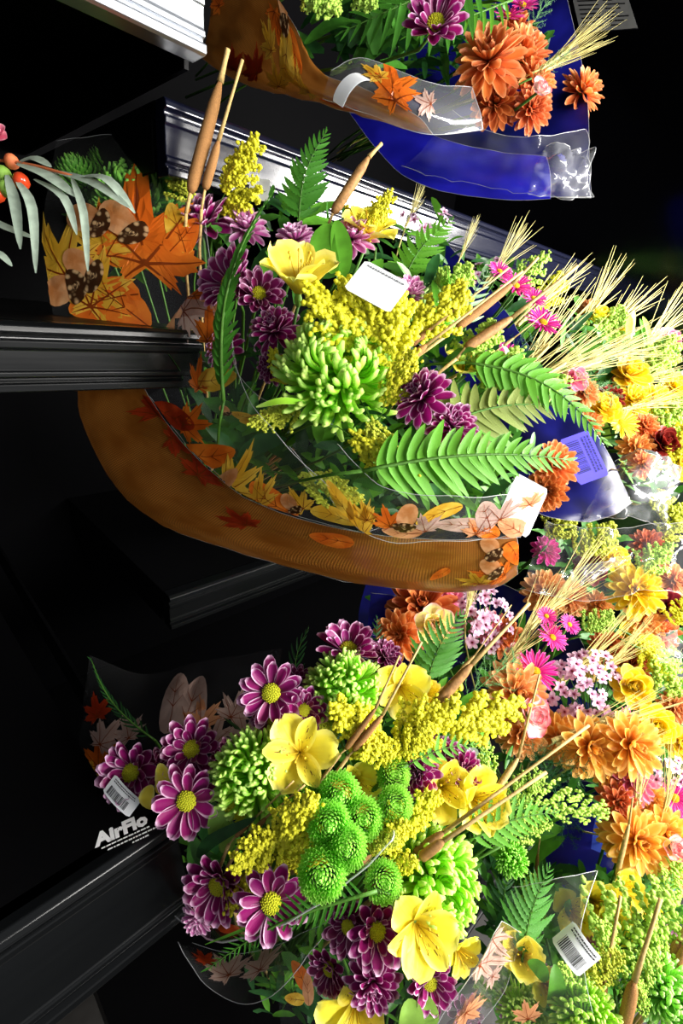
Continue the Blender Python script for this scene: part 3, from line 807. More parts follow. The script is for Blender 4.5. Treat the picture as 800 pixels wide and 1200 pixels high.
# dim printed notice on the end panel
def on_wall(px, py): return plane_pt(px, py, 0, 1.3985)
ca = [on_wall(*p) for p in ((664, -30), (727, -30), (747, 33), (680, 38))]
t = thing('wall_notice', 'dim grey printed notice on the dark end panel, top right', 'sign', None, Matrix.Translation(ca[3])); b = MB()
inn = Vector((-.0012, 0, 0)); b.add([p - ca[3] for p in ca] + [p - ca[3] + inn for p in ca], [(0, 1, 2, 3), (4, 5, 6, 7), (0, 1, 5, 4), (1, 2, 6, 5), (2, 3, 7, 6), (3, 0, 4, 7)])
obj('card', b.mesh('card', 'papergrey', False), t)
b = MB()
for k in range(12):
    v = .08 + k * .075
    for (u0, u1) in ((.08, .45), (.55, .92 - (k % 3) * .1)):
        q = [ca[0].lerp(ca[3], v).lerp(ca[1].lerp(ca[2], v), u_) for u_ in (u0, u1)]; q2 = [ca[0].lerp(ca[3], v + .025).lerp(ca[1].lerp(ca[2], v + .025), u_) for u_ in (u1, u0)]
        b.add([p - ca[3] + inn * 1.3 for p in q + q2], [(0, 1, 2, 3)])
obj('print_lines', b.mesh('print_lines', 'ink', False), t)

# ---- tags and cards
def card(px, py, d, wpx, hpx, rot, n, mat, label, ink='ink', bars=True, curl=0.0, lines=3, name='price_tag', barspan=(.12, .55)):
    k = d / F; m = frame(P(px, py, d), N(*n), 0); z = m.to_3x3().col[2]
    r_, u_ = N(1, 0, 0), N(0, 1, 0); r_ = (r_ - z * r_.dot(z)).normalized(); u_ = z.cross(r_)
    a = math.radians(rot); x = r_ * math.cos(a) + u_ * math.sin(a); y = z.cross(x)
    m = Matrix((x, y, z)).transposed().to_4x4(); m.translation = P(px, py, d)
    t = thing(name, label, 'tag', None, m); W, H = wpx * k, hpx * k
    def at(u, v, o=0): 
        th = curl * (u - .5) * 2
        return ((math.sin(th) / curl * W / 2 if curl else (u - .5) * W), (v - .5) * H, (-(1 - math.cos(th)) / curl * W / 2 if curl else 0) + o)
    b = MB(); nu = 12; c = .06
    for off, fl in ((0, False), (-.0004, True)):
        vs = []; 
        for i in range(nu + 1):
            u = i / nu; e = c if i in (0, nu) else 0
            vs += [at(u, e, off), at(u, 1 - e, off)]
        b.add(vs, [((2 * i, 2 * i + 2, 2 * i + 3, 2 * i + 1)) for i in range(nu)])
    obj('card', b.mesh('card', mat), t)
    R = random.Random(int(px)); 
    if bars:
        b = MB(); u = .12
        while u < .8:
            w_ = R.choice((.008, .014, .022)); b.add([at(u, barspan[0], .0004), at(u + w_, barspan[0], .0004), at(u + w_, barspan[1], .0004), at(u, barspan[1], .0004)], [(0, 1, 2, 3)]); u += w_ + R.choice((.010, .016, .024))
        obj('barcode', b.mesh('barcode', ink, False), t)
    if lines:
        b = MB()
        for j in range(lines):
            v = .9 - j * .1; u = .1
            while u < .86:
                w_ = R.uniform(.02, .07); b.add([at(u, v - .045, .0004), at(u + w_, v - .045, .0004), at(u + w_, v, .0004), at(u, v, .0004)], [(0, 1, 2, 3)]); u += w_ + .015
        obj('small_print', b.mesh('small_print', ink, False), t)
    return t
# ================================================================== bouquets
BASE.update(B1=Vector((.40, .70, CAM_Z - .36)), B2=P(330, 1150, .60), B2b=P(430, 1290, .56), B3=Vector((.42, .75, CAM_Z + .26)), B4=Vector((.72, .80, CAM_Z + .27)),
            B5=Vector((.85, .75, CAM_Z - .35)), B6=Vector((1.15, .75, CAM_Z - .35)), B7=P(600, 960, .86), B8=P(660, 1270, .72), B9=Vector((1.0, .50, CAM_Z - .72)), BL=P(-70, 170, .50))
_uvc = {}
def find(sheet, px, py):
    if id(sheet) not in _uvc:
        L = []
        for i in range(33):
            for j in range(33):
                c = M3.T @ (np.array(sheet.ev(i / 32, j / 32)) - CAM); L.append((i / 32, j / 32, c[0] / c[2] * F + 400, c[1] / c[2] * F + 600, c[2]))
        _uvc[id(sheet)] = L
    q = min(_uvc[id(sheet)], key=lambda e: (e[2] - px) ** 2 + (e[3] - py) ** 2)
    return q[0], q[1], q[4]
def prints(sheet, parent, rows):
    for (px, py, rad, rot, kind, mat) in rows:
        u, v, d = find(sheet, px, py); decal(sheet, u, v, 1.3 * rad * d / F, math.radians(rot), kind, mat, parent)
M, O, A = 'maple', 'oval', 'acorn'

# ---------------------------------------------------------------- bouquet in the burlap and oak-leaf print sleeve (upper shelf, centre)
s = sleeve('bouquet_sleeve', 'sleeve printed with burlap and autumn leaves, wrapped round the centre bouquet', (300, 600, .55))
S1 = Sheet([[(105, 432, .66), (110, 480, .66), (170, 600, .64), (290, 650, .60), (430, 685, .56), (560, 692, .50), (606, 672, .46)],
            [(92, 432, .575), (97, 495, .58), (150, 582, .55), (265, 634, .52), (410, 672, .47), (555, 687, .42), (606, 664, .40)],
            [(128, 430, .53), (140, 478, .53), (195, 550, .50), (290, 610, .46), (420, 646, .42), (555, 655, .39), (606, 640, .385)],
            [(160, 430, .515), (174, 464, .51), (228, 535, .475), (305, 592, .44), (425, 625, .40), (555, 632, .38), (604, 624, .378)]], .002, 25, 1)
S1.build('burlap_print_sheet', 'burlap', s, 40, 18, uvs=(5, 2))
prints(S1, s, [(575, 640, 15, 20, A, 'p_nut'), (573, 662, 15, 30, A, 'p_nut'), (590, 672, 26, 60, M, 'p_orange'), (565, 680, 22, 20, M, 'p_yellow'), (600, 645, 16, 200, O, 'p_orange'), (520, 672, 12, 140, O, 'p_orange'),
    (205, 520, 34, -30, M, 'p_red'), (240, 560, 40, 10, M, 'p_red'), (285, 612, 34, 60, M, 'p_red'), (190, 490, 36, 50, M, 'p_red'), (380, 628, 22, 90, O, 'p_orange')])
S2 = Sheet([[(68, 405, .49), (150, 405, .475), (245, 425, .475)], [(57, 330, .49), (145, 320, .465), (250, 345, .455)], [(50, 262, .50), (135, 245, .475), (240, 255, .47)], [(66, 165, .54), (140, 160, .52), (240, 190, .50)]], .002, 20, 2)
S2.build('clear_panel', 'filmdark', s, 20, 20)
prints(S2, s, [(px, py, rr * 1.35, ro, k, m) for px, py, rr, ro, k, m in [(78, 320, 46, 25, M, 'p_yellow'), (110, 350, 44, -20, M, 'p_yellow'), (120, 300, 36, 0, M, 'p_yellow'), (105, 262, 22, 60, A, 'p_nut'), (142, 262, 22, 40, A, 'p_nut'), (75, 338, 21, 95, A, 'p_nut'), (97, 315, 20, 50, A, 'p_nut'),
    (120, 355, 30, 100, O, 'p_orange'), (135, 350, 30, 60, O, 'p_orange'), (122, 370, 26, 30, O, 'p_orange'), (168, 300, 68, 2, M, 'p_orange'), (207, 270, 20, 10, O, 'p_yellow'), (216, 280, 20, -35, O, 'p_orange')]])
S3 = Sheet([[(195, 385, .475), (215, 420, .470), (222, 462, .468), (262, 490, .435), (312, 508, .40)], [(225, 345, .46), (243, 400, .44), (248, 450, .435), (278, 478, .415), (318, 488, .395)], [(262, 325, .45), (272, 385, .425), (275, 430, .42), (300, 462, .40), (325, 475, .39)]], .001, 20, 3)
S3.build('curled_rim', 'filmdark', s, 22, 8, edge='top')
prints(S3, s, [(240, 345, 44, -40, O, 'p_peach'), (222, 365, 42, -30, M, 'p_pale'), (247, 400, 36, 25, M, 'p_orange'), (233, 452, 30, 70, M, 'p_orange'), (256, 445, 26, -20, O, 'p_yellow'), (266, 480, 12, 60, A, 'p_nut'), (285, 488, 14, 90, O, 'p_yellow'), (304, 492, 18, 110, O, 'p_yellow'), (185, 375, 18, 60, A, 'p_nut'), (242, 330, 30, -30, O, 'p_orange')])
S5 = Sheet([[(175, 464, .50), (230, 533, .467), (307, 590, .435), (428, 624, .395)], [(225, 430, .46), (262, 500, .43), (325, 555, .41), (430, 622, .385)], [(270, 385, .42), (285, 455, .40), (337, 522, .385), (436, 620, .376)]], .0015, 22, 4)
S5.build('clear_flap', 'film', s, 26, 12)
prints(S5, s, [(222, 500, 36, -35, M, 'p_orange'), (200, 485, 30, -60, O, 'p_red'), (244, 535, 34, -35, O, 'p_orange'), (272, 575, 34, 10, M, 'p_yellow'), (318, 588, 30, 75, O, 'p_orange'), (300, 605, 26, 40, M, 'p_yellow'), (258, 580, 16, -20, A, 'p_nut'), (345, 592, 15, 60, A, 'p_nut'), (360, 596, 26, 60, M, 'p_yellow'), (398, 604, 24, 110, O, 'p_yellow')])
S4 = Sheet([[(338, 522, .40), (430, 626, .38), (520, 634, .37), (608, 628, .375)], [(360, 515, .375), (440, 600, .36), (530, 606, .35), (622, 600, .37)], [(395, 520, .36), (450, 570, .345), (545, 582, .338), (640, 575, .37)]], .0022, 25, 5)
S4.build('front_flap', 'film', s, 26, 12)
prints(S4, s, [(430, 605, 20, 40, M, 'p_yellow'), (470, 622, 18, 90, O, 'p_peach'), (585, 605, 26, 10, M, 'p_pale'), (600, 618, 20, 60, O, 'p_peach'), (530, 612, 22, 80, O, 'p_pale'), (455, 612, 24, 30, M, 'p_orange'), (500, 618, 26, 20, M, 'p_pale'), (555, 620, 24, -10, M, 'p_peach'), (565, 600, 22, 40, O, 'p_pale'), (400, 585, 22, 80, O, 'p_yellow'), (480, 606, 18, 0, A, 'p_nut'), (420, 620, 26, 60, M, 'p_yellow'), (515, 600, 20, 120, O, 'p_yellow'), (620, 590, 22, 10, M, 'p_peach'), (570, 622, 18, 60, O, 'p_orange')])

GP1 = 'flowers of the burlap-print bouquet'
flower('spider', 'quill', 400, 428, .385, 176, (.12, .42), 'big green spider mum in the middle of the burlap-print bouquet', 'B1', 'spider_chrysanthemum', 'flower', parts=True)
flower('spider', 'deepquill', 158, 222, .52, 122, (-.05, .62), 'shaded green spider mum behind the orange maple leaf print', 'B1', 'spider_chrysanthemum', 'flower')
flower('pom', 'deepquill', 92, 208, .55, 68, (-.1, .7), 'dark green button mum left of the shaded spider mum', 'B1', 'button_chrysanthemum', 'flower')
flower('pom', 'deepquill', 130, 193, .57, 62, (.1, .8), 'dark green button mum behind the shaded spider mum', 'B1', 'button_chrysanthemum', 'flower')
for (px, py, d, sz, n, k, mat, lab) in [
    (240, 262, .49, 88, (-.25, .55), 'double', 'purple', 'purple mum under the two upright cattails'),
    (288, 268, .49, 62, (.2, .5), 'double', 'pinkpurple', 'mauve mum seen through film right of the cattail pair'),  # purple bloom, the film's haze is put into the paler petal colour
    (346, 282, .45, 58, (.0, .6), 'double', 'pinkpurple', 'small mauve mum just above the large yellow alstroemeria'),
    (271, 332, .44, 92, (-.5, .25), 'daisydeep', 'purple', 'purple daisy left of the yellow alstroemeria, crossed by a narrow fern'),
    (303, 345, .43, 70, (.3, .1), 'daisydeep', 'darkpurple', 'dark purple daisy tucked under the yellow alstroemeria'),
    (322, 388, .42, 72, (-.2, .35), 'double', 'purple', 'purple mum directly left of the big green spider mum'),
    (262, 410, .44, 58, (-.5, .2), 'double', 'purple', 'small purple mum at the film edge beside the shelf end'),
    (318, 430, .42, 46, (-.5, -.2), 'double', 'darkpurple', 'small dark purple mum at the lower left of the big spider mum'),
    (495, 466, .37, 82, (-.6, .4), 'double', 'purple', 'purple mum right of the big green spider mum'),
    (530, 500, .40, 72, (.1, .45), 'double', 'purple', 'purple mum half covered by the long green fern'),
    (412, 280, .46, 66, (.0, .5), 'double', 'pinkpurple', 'mauve mum above the blank white card'),
    (480, 345, .46, 58, (.2, .4), 'double', 'pinkpurple', 'mauve mum peeping out right of the blank white card'),
    (520, 545, .42, 60, (.0, .1), 'double', 'darkpurple', 'dark purple mum in shade beneath the long green fern')]:
    flower(k, mat, px, py, d, sz, n, lab, 'B1', 'purple_chrysanthemum', 'flower', GP1, parts=sz >= 68, disc='disc' if k != 'double' else None)
alstro(350, 322, .385, 108, (.1, .62), 'large yellow alstroemeria at the top of the burlap-print bouquet', 'B1', roll=.4, open_=.75)
alstro(432, 268, .46, 76, (.2, .6), 'pale yellow alstroemeria behind the blank white card', 'B1', roll=1.2)
alstro(440, 395, .42, 50, (.5, .3), 'small yellow alstroemeria under the blank white card', 'B1', roll=1.2)
alstro(545, 425, .45, 64, (.2, .6), 'yellow-green alstroemeria among the slanting cattails', 'B1', roll=2.)
for (A_, B_, mat, wd, lab) in [
    ((258, 242, .48), (302, 172, .46), 'gold', .8, 'goldenrod spray right of the two upright cattails'),
    ((230, 245, .48), (205, 195, .48), 'golddull', .9, 'dull goldenrod spray left of the two upright cattails'),
    ((248, 250, .50), (305, 232, .48), 'gold', .9, 'goldenrod spray at the foot of the two upright cattails'),
    ((420, 285, .46), (456, 232, .45), 'gold', .7, 'goldenrod spray standing clear against the dark silver-edged shelf'),
    ((440, 290, .46), (408, 250, .47), 'gold', .6, 'goldenrod tip left of the clear-standing spray'),
    ((452, 430, .385), (362, 352, .38), 'gold', .75, 'goldenrod spray along the upper edge of the big spider mum'),
    ((480, 420, .38), (400, 342, .385), 'gold', .7, 'goldenrod spray just below the blank white card'),
    ((470, 450, .37), (452, 350, .385), 'gold', .8, 'goldenrod spray between the spider mum and the slanting cattails'),
    ((470, 420, .40), (535, 345, .42), 'gold', .7, 'goldenrod spray under the tips of the slanting cattails'),
    ((445, 490, .375), (485, 420, .37), 'gold', .7, 'goldenrod spray hugging the right side of the big spider mum'),
    ((395, 500, .375), (480, 552, .36), 'gold', .6, 'goldenrod spray hanging below the big spider mum'),
    ((430, 480, .375), (452, 545, .365), 'golddull', .6, 'dull goldenrod spray beneath the big spider mum'),
    ((360, 470, .40), (300, 500, .40), 'golddull', .7, 'goldenrod spray at the lower left of the big spider mum'),
    ((345, 455, .41), (318, 415, .41), 'gold', .7, 'goldenrod tip between the spider mum and the small dark purple mum'),
    ((335, 555, .41), (418, 588, .385), 'golddull', .5, 'dull goldenrod spray lying under the front film'),
    ((545, 440, .44), (572, 385, .45), 'goldgreen', .9, 'lime green spray behind the brown cattail spikes'),
    ((580, 470, .44), (655, 452, .45), 'goldgreen', .7, 'lime green spray pointing at the blue sleeve'),
    ((560, 465, .43), (600, 420, .45), 'goldgreen', .9, 'lime green spray above the spotted fern'),
    ((500, 350, .46), (545, 320, .47), 'goldgreen', 1., 'lime green spray right of the blank white card')]:
    goldenrod(A_, B_, lab, 'B1', mat, wid=wd, group='goldenrod in the burlap-print bouquet')
flower('spider', 'palequill', 505, 355, .47, 92, (.2, .6), 'pale green spider mum behind the slanting cattails', 'B1', 'spider_chrysanthemum', 'flower')
fern((350, 262, .47), (384, 152, .45), 'green fern standing up behind the large yellow alstroemeria', 'B1', .86, 13, .32, 'fern', parts=True, teeth=True, sickle=.2)
fern((262, 470, .40), (322, 222, .42), 'narrow upright fern seen edge-on left of the yellow alstroemeria', 'B1', .30, 24, .30, 'fern', (-.2, .2), ang=36, sickle=.05)
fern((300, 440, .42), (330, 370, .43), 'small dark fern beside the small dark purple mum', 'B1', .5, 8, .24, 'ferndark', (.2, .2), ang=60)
fern((425, 552, .345), (672, 540, .385), 'long green fern lying across the front of the burlap-print bouquet', 'B1', .54, 21, .24, 'fernlight', (0, .25), sickle=.16, bend=.03)
fern((545, 425, .43), (712, 524, .42), 'light green fern with its pointed tip over the blue sleeve', 'B1', .56, 18, .27, 'fernlight', (.1, .3), sickle=.15, bend=.12)
fern((480, 520, .40), (668, 478, .43), 'spotted pale fern showing its underside behind the long green fern', 'B1', .70, 17, .24, 'sori', (0, .3), sickle=.1)
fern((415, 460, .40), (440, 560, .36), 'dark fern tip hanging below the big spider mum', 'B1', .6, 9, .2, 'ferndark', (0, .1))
fern((470, 335, .50), (532, 256, .49), 'olive fern under clear film in front of the silver shelf edge', 'B1', .9, 12, .26, 'fernlight', teeth=True, sickle=.2)
cattail((218, 250, .46), (223, 226, .455), (258, 96, .43), (267, 57, .42), 'taller of the two upright cattails, thick brown spike', 'B1', .0078)
cattail((236, 245, .46), (240, 222, .455), (256, 165, .44), (284, 70, .42), 'thinner of the two upright cattails', 'B1', .0054)
cattail((385, 262, .46), (390, 250, .455), (432, 184, .45), (447, 168, .45), 'dry papery stalk with a split top behind the alstroemeria', 'B1', .0062, 'strawdry', name='dry_stalk')
cattail((460, 432, .38), (474, 425, .38), (500, 404, .38), (612, 318, .40), 'slanting cattail with a short spike at the goldenrod edge', 'B1', .004)
cattail((470, 425, .40), (482, 404, .40), (505, 385, .40), (596, 314, .42), 'upper thin slanting cattail nearest the blank white card', 'B1', .0035)
cattail((520, 395, .42), (535, 384, .42), (600, 333, .43), (630, 302, .43), 'slanting cattail with a thick smooth brown spike', 'B1', .0055)
cattail((535, 420, .43), (545, 408, .43), (600, 372, .44), (676, 312, .45), 'lowest slanting cattail with a pale thick spike', 'B1', .006, 'strawdry')
cattail((560, 425, .46), (590, 405, .46), (602, 396, .46), (640, 366, .47), 'thin pale reed beside the wheat fan', 'B1', .002, 'cattailpale', name='dry_reed')
leaf([(392, 320, .40), (378, 290, .41), (385, 262, .42)], 30, 'leafbright', 'glossy green leaf rising right of the yellow alstroemeria', group=None)
leaf([(402, 325, .40), (400, 290, .41), (394, 258, .42)], 24, 'leafbright', 'second glossy leaf rising behind the yellow alstroemeria')
leaf([(410, 345, .395), (430, 325, .39), (448, 304, .39)], 22, 'leafbright', 'pointed green leaf lying over the blank white card')
leaf([(400, 355, .39), (415, 345, .385), (434, 348, .38)], 22, 'bud', 'pale green bud below the blank white card', 'flower_bud', 'bud')
leaf([(358, 472, .37), (330, 470, .365), (300, 477, .37)], 9, 'quill', 'single loose green petal curling left from the big spider mum', 'loose_petal', 'petal')
for (px, lab) in ((575, 'pale cut leaf at the left beside the brown cattail spike'),):
    fern((545, 385, .50), (572, 318, .50), 'pale grey-green fern against the blue sleeve', 'B5', .9, 7, .2, 'leafpale', parts=True)
card(442, 335, .365, 62, 50, -32, (.05, .3), 'paper', 'blank white card above the goldenrod in the centre bouquet', 'inkgrey', False, 0, 1, 'flower_food_card')
card(612, 592, .385, 66, 42, 62, (.1, .2), 'paper', 'white card sticking out under the long green fern', 'inkgrey', False, 0, 0, 'flower_food_card')
card(304, 222, .50, 24, 30, 0, (.1, .2), 'paper', 'small white card behind the goldenrod near the upright cattails', 'inkgrey', False, 0, 0, 'flower_food_card')
greenery([(330, 530, 90, 50, .47, 60, 60), (250, 460, 40, 40, .48, 20, 50), (420, 520, 70, 50, .43, 50, 45), (330, 300, 90, 60, .50, 60, 45), (160, 300, 80, 50, .62, 40, 60), (480, 400, 80, 80, .45, 70, 40), (560, 480, 70, 60, .47, 60, 40), (400, 420, 90, 60, .46, 60, 40), (590, 560, 40, 40, .46, 24, 40), (480, 585, 100, 26, .41, 90, 42), (560, 595, 60, 22, .43, 40, 36)], 'dark green leaves filling the gaps of the burlap-print bouquet', 11, mats=('leaf', 'ferndark', 'leafbright'))

# ---------------------------------------------------------------- lower bouquet beside the lettered shelf
s = sleeve('bouquet_sleeve', 'clear sleeve with pale leaf print, wrapped round the lower left bouquet', (280, 1080, .52))
S6 = Sheet([[(205, 1074, .42), (255, 1103, .37), (328, 1084, .338), (396, 1044, .328), (460, 985, .33)], [(215, 1060, .44), (265, 1085, .40), (330, 1070, .365), (398, 1030, .352), (462, 975, .35)], [(225, 1040, .50), (270, 1060, .48), (330, 1050, .46), (395, 1020, .44), (455, 970, .42)]], .0015, 25, 6)
S6.build('clear_rim', 'film', s, 30, 8, er=.0007)  # thicker edge tube imitates the white highlight on this rim
prints(S6, s, [(235, 1080, 24, 80, O, 'p_red'), (265, 1090, 26, 70, O, 'p_red'), (300, 1082, 24, 60, O, 'p_peach'), (425, 1010, 16, 30, O, 'p_peach')])
S7 = Sheet([[(98, 945, .48), (150, 962, .46), (215, 990, .45), (260, 1010, .45)], [(92, 895, .50), (140, 900, .49), (200, 900, .48), (300, 890, .47)], [(97, 830, .54), (160, 830, .53), (220, 820, .52), (320, 830, .50)], [(105, 768, .58), (170, 790, .57), (235, 775, .56), (330, 760, .54)]], .002, 20, 7)
S7.build('clear_panel', 'filmsoft', s, 26, 20, edge=False)
prints(S7, s, [(118, 895, 26, 10, M, 'p_orange'), (108, 920, 22, 40, M, 'p_yellow'), (130, 915, 22, -30, M, 'p_orange'), (105, 905, 18, 80, M, 'p_yellow'), (122, 868, 26, -30, M, 'p_pale'), (112, 840, 22, 20, M, 'p_red'), (150, 862, 24, 30, M, 'p_pale'), (206, 815, 28, 8, O, 'p_pale'), (222, 830, 32, -3, O, 'p_pale'), (240, 848, 30, 20, M, 'p_peach'), (272, 838, 26, -10, M, 'p_pale'), (282, 862, 24, 30, M, 'p_pale'), (250, 870, 26, 0, M, 'p_pale')])
GP2 = 'purple daisies of the lower left bouquet'
for (px, py, d, sz, n, k, mat, lab) in [
    (155, 905, .43, 84, (-.15, .35), 'daisydeep', 'purple', 'purple daisy furthest left, above the lettered shelf'),
    (225, 878, .42, 82, (-.05, .5), 'daisydeep', 'purple', 'purple daisy highest of the three beside the lettered shelf'),
    (219, 938, .385, 86, (.0, .25), 'daisy', 'purple', 'wide-open purple daisy over the corner of the lettered shelf'),
    (264, 885, .45, 44, (.4, .4), 'double', 'darkpurple', 'small dark purple mum left of the side-facing green mum'),
    (186, 900, .45, 50, (.3, .5), 'double', 'darkpurple', 'dark purple mum between the two upper left daisies'),
    (318, 812, .41, 84, (-.1, .35), 'daisy', 'purple', 'open purple daisy left of the round green mum'),
    (322, 845, .42, 68, (-.3, .1), 'daisydeep', 'purple', 'purple daisy directly above the open yellow alstroemeria'),
    (356, 832, .41, 62, (.2, .3), 'daisydeep', 'purple', 'purple daisy touching the lower left of the round green mum'),
    (347, 800, .44, 46, (.1, .5), 'double', 'darkpurple', 'small dark purple mum behind the open purple daisy'),
    (256, 1036, .375, 88, (-.2, .05), 'daisydeep', 'purple', 'purple daisy by the shelf end, just below the lettered corner'),
    (318, 1057, .345, 92, (.0, .2), 'daisy', 'purple', 'open purple daisy at the film rim, lowest of the lower left bouquet'),
    (232, 1075, .39, 46, (-.2, -.2), 'double', 'pinkpurple', 'mauve mum seen through the film rim'),  # purple behind film, its pale veil is coloured into the petals
    (408, 762, .46, 84, (.05, .85), 'daisydeep', 'purple', 'purple daisy seen from the side above the round green mum'),
    (452, 770, .46, 50, (.4, .6), 'double', 'darkpurple', 'small dark purple mum right of the round green mum'),
    (488, 905, .40, 62, (-.35, .35), 'double', 'purple', 'purple mum with curled petals left of the pale yellow blooms'),
    (496, 875, .42, 48, (.0, .5), 'double', 'darkpurple', 'dark purple mum under the small green fern'),
    (522, 888, .42, 54, (.1, .5), 'double', 'purple', 'purple mum right of the small green fern'),
    (543, 902, .41, 56, (.3, .3), 'double', 'purple', 'purple mum just above the pale yellow blooms')]:
    flower(k, mat, px, py, d, sz, n, lab, 'B2', 'purple_chrysanthemum', 'flower', GP2, parts=sz >= 60, disc='disc' if k != 'double' else None)
flower('spider', 'quill', 404, 808, .42, 112, (.0, .5), 'round green spider mum, topmost of the lower left bouquet', 'B2', 'spider_chrysanthemum', 'flower', parts=True)
flower('spider', 'quill', 292, 910, .385, 122, (-.15, .4), 'ragged green spider mum right of the lettered shelf daisies', 'B2', 'spider_chrysanthemum', 'flower', parts=True)
for (px, py, d, r_, lab) in [(398, 932, .40, 50, 'green button mum touched by a smooth leaf'), (361, 940, .40, 40, 'green button mum at the thin brown stick tips'), (386, 967, .38, 52, 'green button mum in the middle of its cluster'),
    (425, 960, .39, 48, 'green button mum at the right of its cluster'), (405, 993, .37, 50, 'green button mum low in its cluster'), (377, 1025, .36, 56, 'lowest green button mum, above the film rim'), (464, 944, .40, 42, 'green button mum apart to the right of its cluster'),
    (450, 1034, .38, 44, 'green button mum left of the big side-facing spider mum'), (368, 968, .40, 40, 'green button mum half hidden by the lemon goldenrod'), (462, 908, .42, 40, 'leafy green button mum under the goldenrod mass')]:
    flower('pom', 'pom', px, py, d - .035, r_ * 1.18, (.05 + (px - 400) * .004, .35), lab, 'B2', 'button_chrysanthemum', 'flower', 'green button mums of the lower left bouquet')
alstro(350, 880, .385, 92, (-.02, .55), 'open yellow alstroemeria with brown streaks, centre of the lower left bouquet', 'B2', roll=.25)
alstro(418, 918, .40, 70, (.1, .1), 'yellow alstroemeria facing down above the green button mums', 'B2', roll=1.0)
alstro(470, 806, .43, 78, (.05, .2), 'deep yellow alstroemeria right of the round green mum', 'B2', roll=.6, open_=.8)
alstro(500, 812, .45, 48, (.3, .5), 'small yellow alstroemeria at the brown cattail spike', 'B2', roll=.6, open_=.4)
alstro(520, 922, .40, 84, (.1, .4), 'pale yellow alstroemeria below the curled purple mum', 'B2', roll=.2, open_=.7)
alstro(560, 938, .40, 90, (.25, .35), 'yellow alstroemeria behind the long pale stalks', 'B2', roll=1.5, open_=.7)
for (A_, B_, mat, wd, lab) in [
    ((345, 985, .375), (276, 1056, .37), 'gold', .7, 'lemon goldenrod spray hanging between two low purple daisies'),
    ((322, 1010, .352), (368, 932, .350), 'gold', .75, 'lemon goldenrod spray rising beside the green button mums'),
    ((310, 1000, .365), (378, 1004, .35), 'gold', .6, 'lemon goldenrod spray lying towards the lowest button mum'),
    ((345, 970, .355), (280, 1012, .348), 'gold', .9, 'lemon goldenrod spray left in the low yellow mass'),
    ((350, 960, .37), (332, 1018, .362), 'gold', .8, 'lemon goldenrod spray centre of the low yellow mass'),
    ((300, 965, .38), (262, 940, .385), 'gold', .5, 'small goldenrod tip under the ragged green mum'),
    ((470, 880, .40), (392, 830, .40), 'gold', .8, 'goldenrod spray below the round green mum'),
    ((480, 870, .395), (425, 885, .385), 'gold', .9, 'goldenrod spray at the foot of the two thin cattails'),
    ((450, 880, .40), (530, 830, .41), 'gold', .8, 'goldenrod spray pointing right of the two thin cattails'),
    ((460, 895, .39), (500, 850, .395), 'gold', .9, 'goldenrod spray in the middle of the upper yellow mass'),
    ((500, 860, .41), (596, 825, .44), 'gold', .7, 'goldenrod spray reaching the peach mums'),
    ((400, 870, .41), (372, 845, .41), 'golddull', .8, 'goldenrod tip between alstroemeria and round green mum'),
    ((450, 1000, .37), (505, 930, .38), 'gold', .7, 'goldenrod spray left of the long pale stalks'),
    ((430, 1010, .36), (470, 960, .36), 'gold', .9, 'goldenrod spray under the clear film corner'),
    ((440, 1010, .365), (485, 1005, .355), 'gold', .9, 'goldenrod spray above the big side-facing spider mum'),
    ((430, 1005, .36), (462, 975, .352), 'golddull', .6, 'hazy goldenrod spray right of the button mums'),
    ((580, 930, .43), (560, 870, .45), 'goldgreen', .9, 'lime green spray above the long pale stalks'),
    ((600, 960, .43), (628, 905, .44), 'goldgreen', .8, 'lime green bud spray beside the dark needle fern'),
    ((610, 945, .43), (702, 945, .43), 'goldgreen', .55, 'lime green bud spray pointing right over the dark pocket'),
    ((590, 990, .42), (640, 965, .43), 'goldgreen', .7, 'lime green bud spray behind the film-covered fern')]:
    goldenrod(A_, B_, lab, 'B2', mat, wid=wd, group='goldenrod in the lower left bouquet', dense=mat != 'goldgreen')
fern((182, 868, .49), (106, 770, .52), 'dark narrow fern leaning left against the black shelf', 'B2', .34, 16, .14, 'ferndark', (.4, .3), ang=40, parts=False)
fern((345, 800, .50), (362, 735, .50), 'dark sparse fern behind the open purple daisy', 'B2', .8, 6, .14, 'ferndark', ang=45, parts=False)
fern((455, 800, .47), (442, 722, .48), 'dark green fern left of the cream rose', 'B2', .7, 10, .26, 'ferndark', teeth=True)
fern((500, 800, .45), (544, 716, .46), 'green triangular fern in front of the cream rose', 'B2', .95, 12, .24, 'fern', teeth=True, sickle=.2)
fern((478, 896, .385), (560, 872, .40), 'small green fern over the curled purple mums', 'B2', .6, 9, .24, 'fernlight')
fern((548, 985, .385), (655, 952, .40), 'film-covered fern over the yellow alstroemeria', 'B2', .72, 12, .24, 'fernlight', teeth=True)
cattail((398, 884, .385), (405, 878, .385), (440, 830, .385), (468, 768, .39), 'left of two thin cattails in front of the round green mum', 'B2', .0032)
cattail((408, 886, .385), (414, 880, .385), (448, 838, .385), (494, 752, .39), 'right of two thin cattails in front of the round green mum', 'B2', .0036)
cattail((268, 990, .37), (276, 980, .37), (295, 962, .37), (344, 915, .37), 'left of two short brown sticks over the ragged green mum', 'B2', .0026)
cattail((280, 992, .365), (290, 982, .365), (312, 958, .365), (357, 920, .365), 'right of two short brown sticks over the ragged green mum', 'B2', .0028)
cattail((492, 850, .41), (503, 834, .41), (553, 778, .42), (620, 707, .45), 'thick brown cattail spike below the cream rose', 'B2', .0062, 'strawdry')
cattail((520, 805, .44), (540, 784, .44), (556, 768, .44), (599, 709, .46), 'thin pale reed beside the thick brown spike', 'B2', .002, 'cattailpale', name='dry_reed')
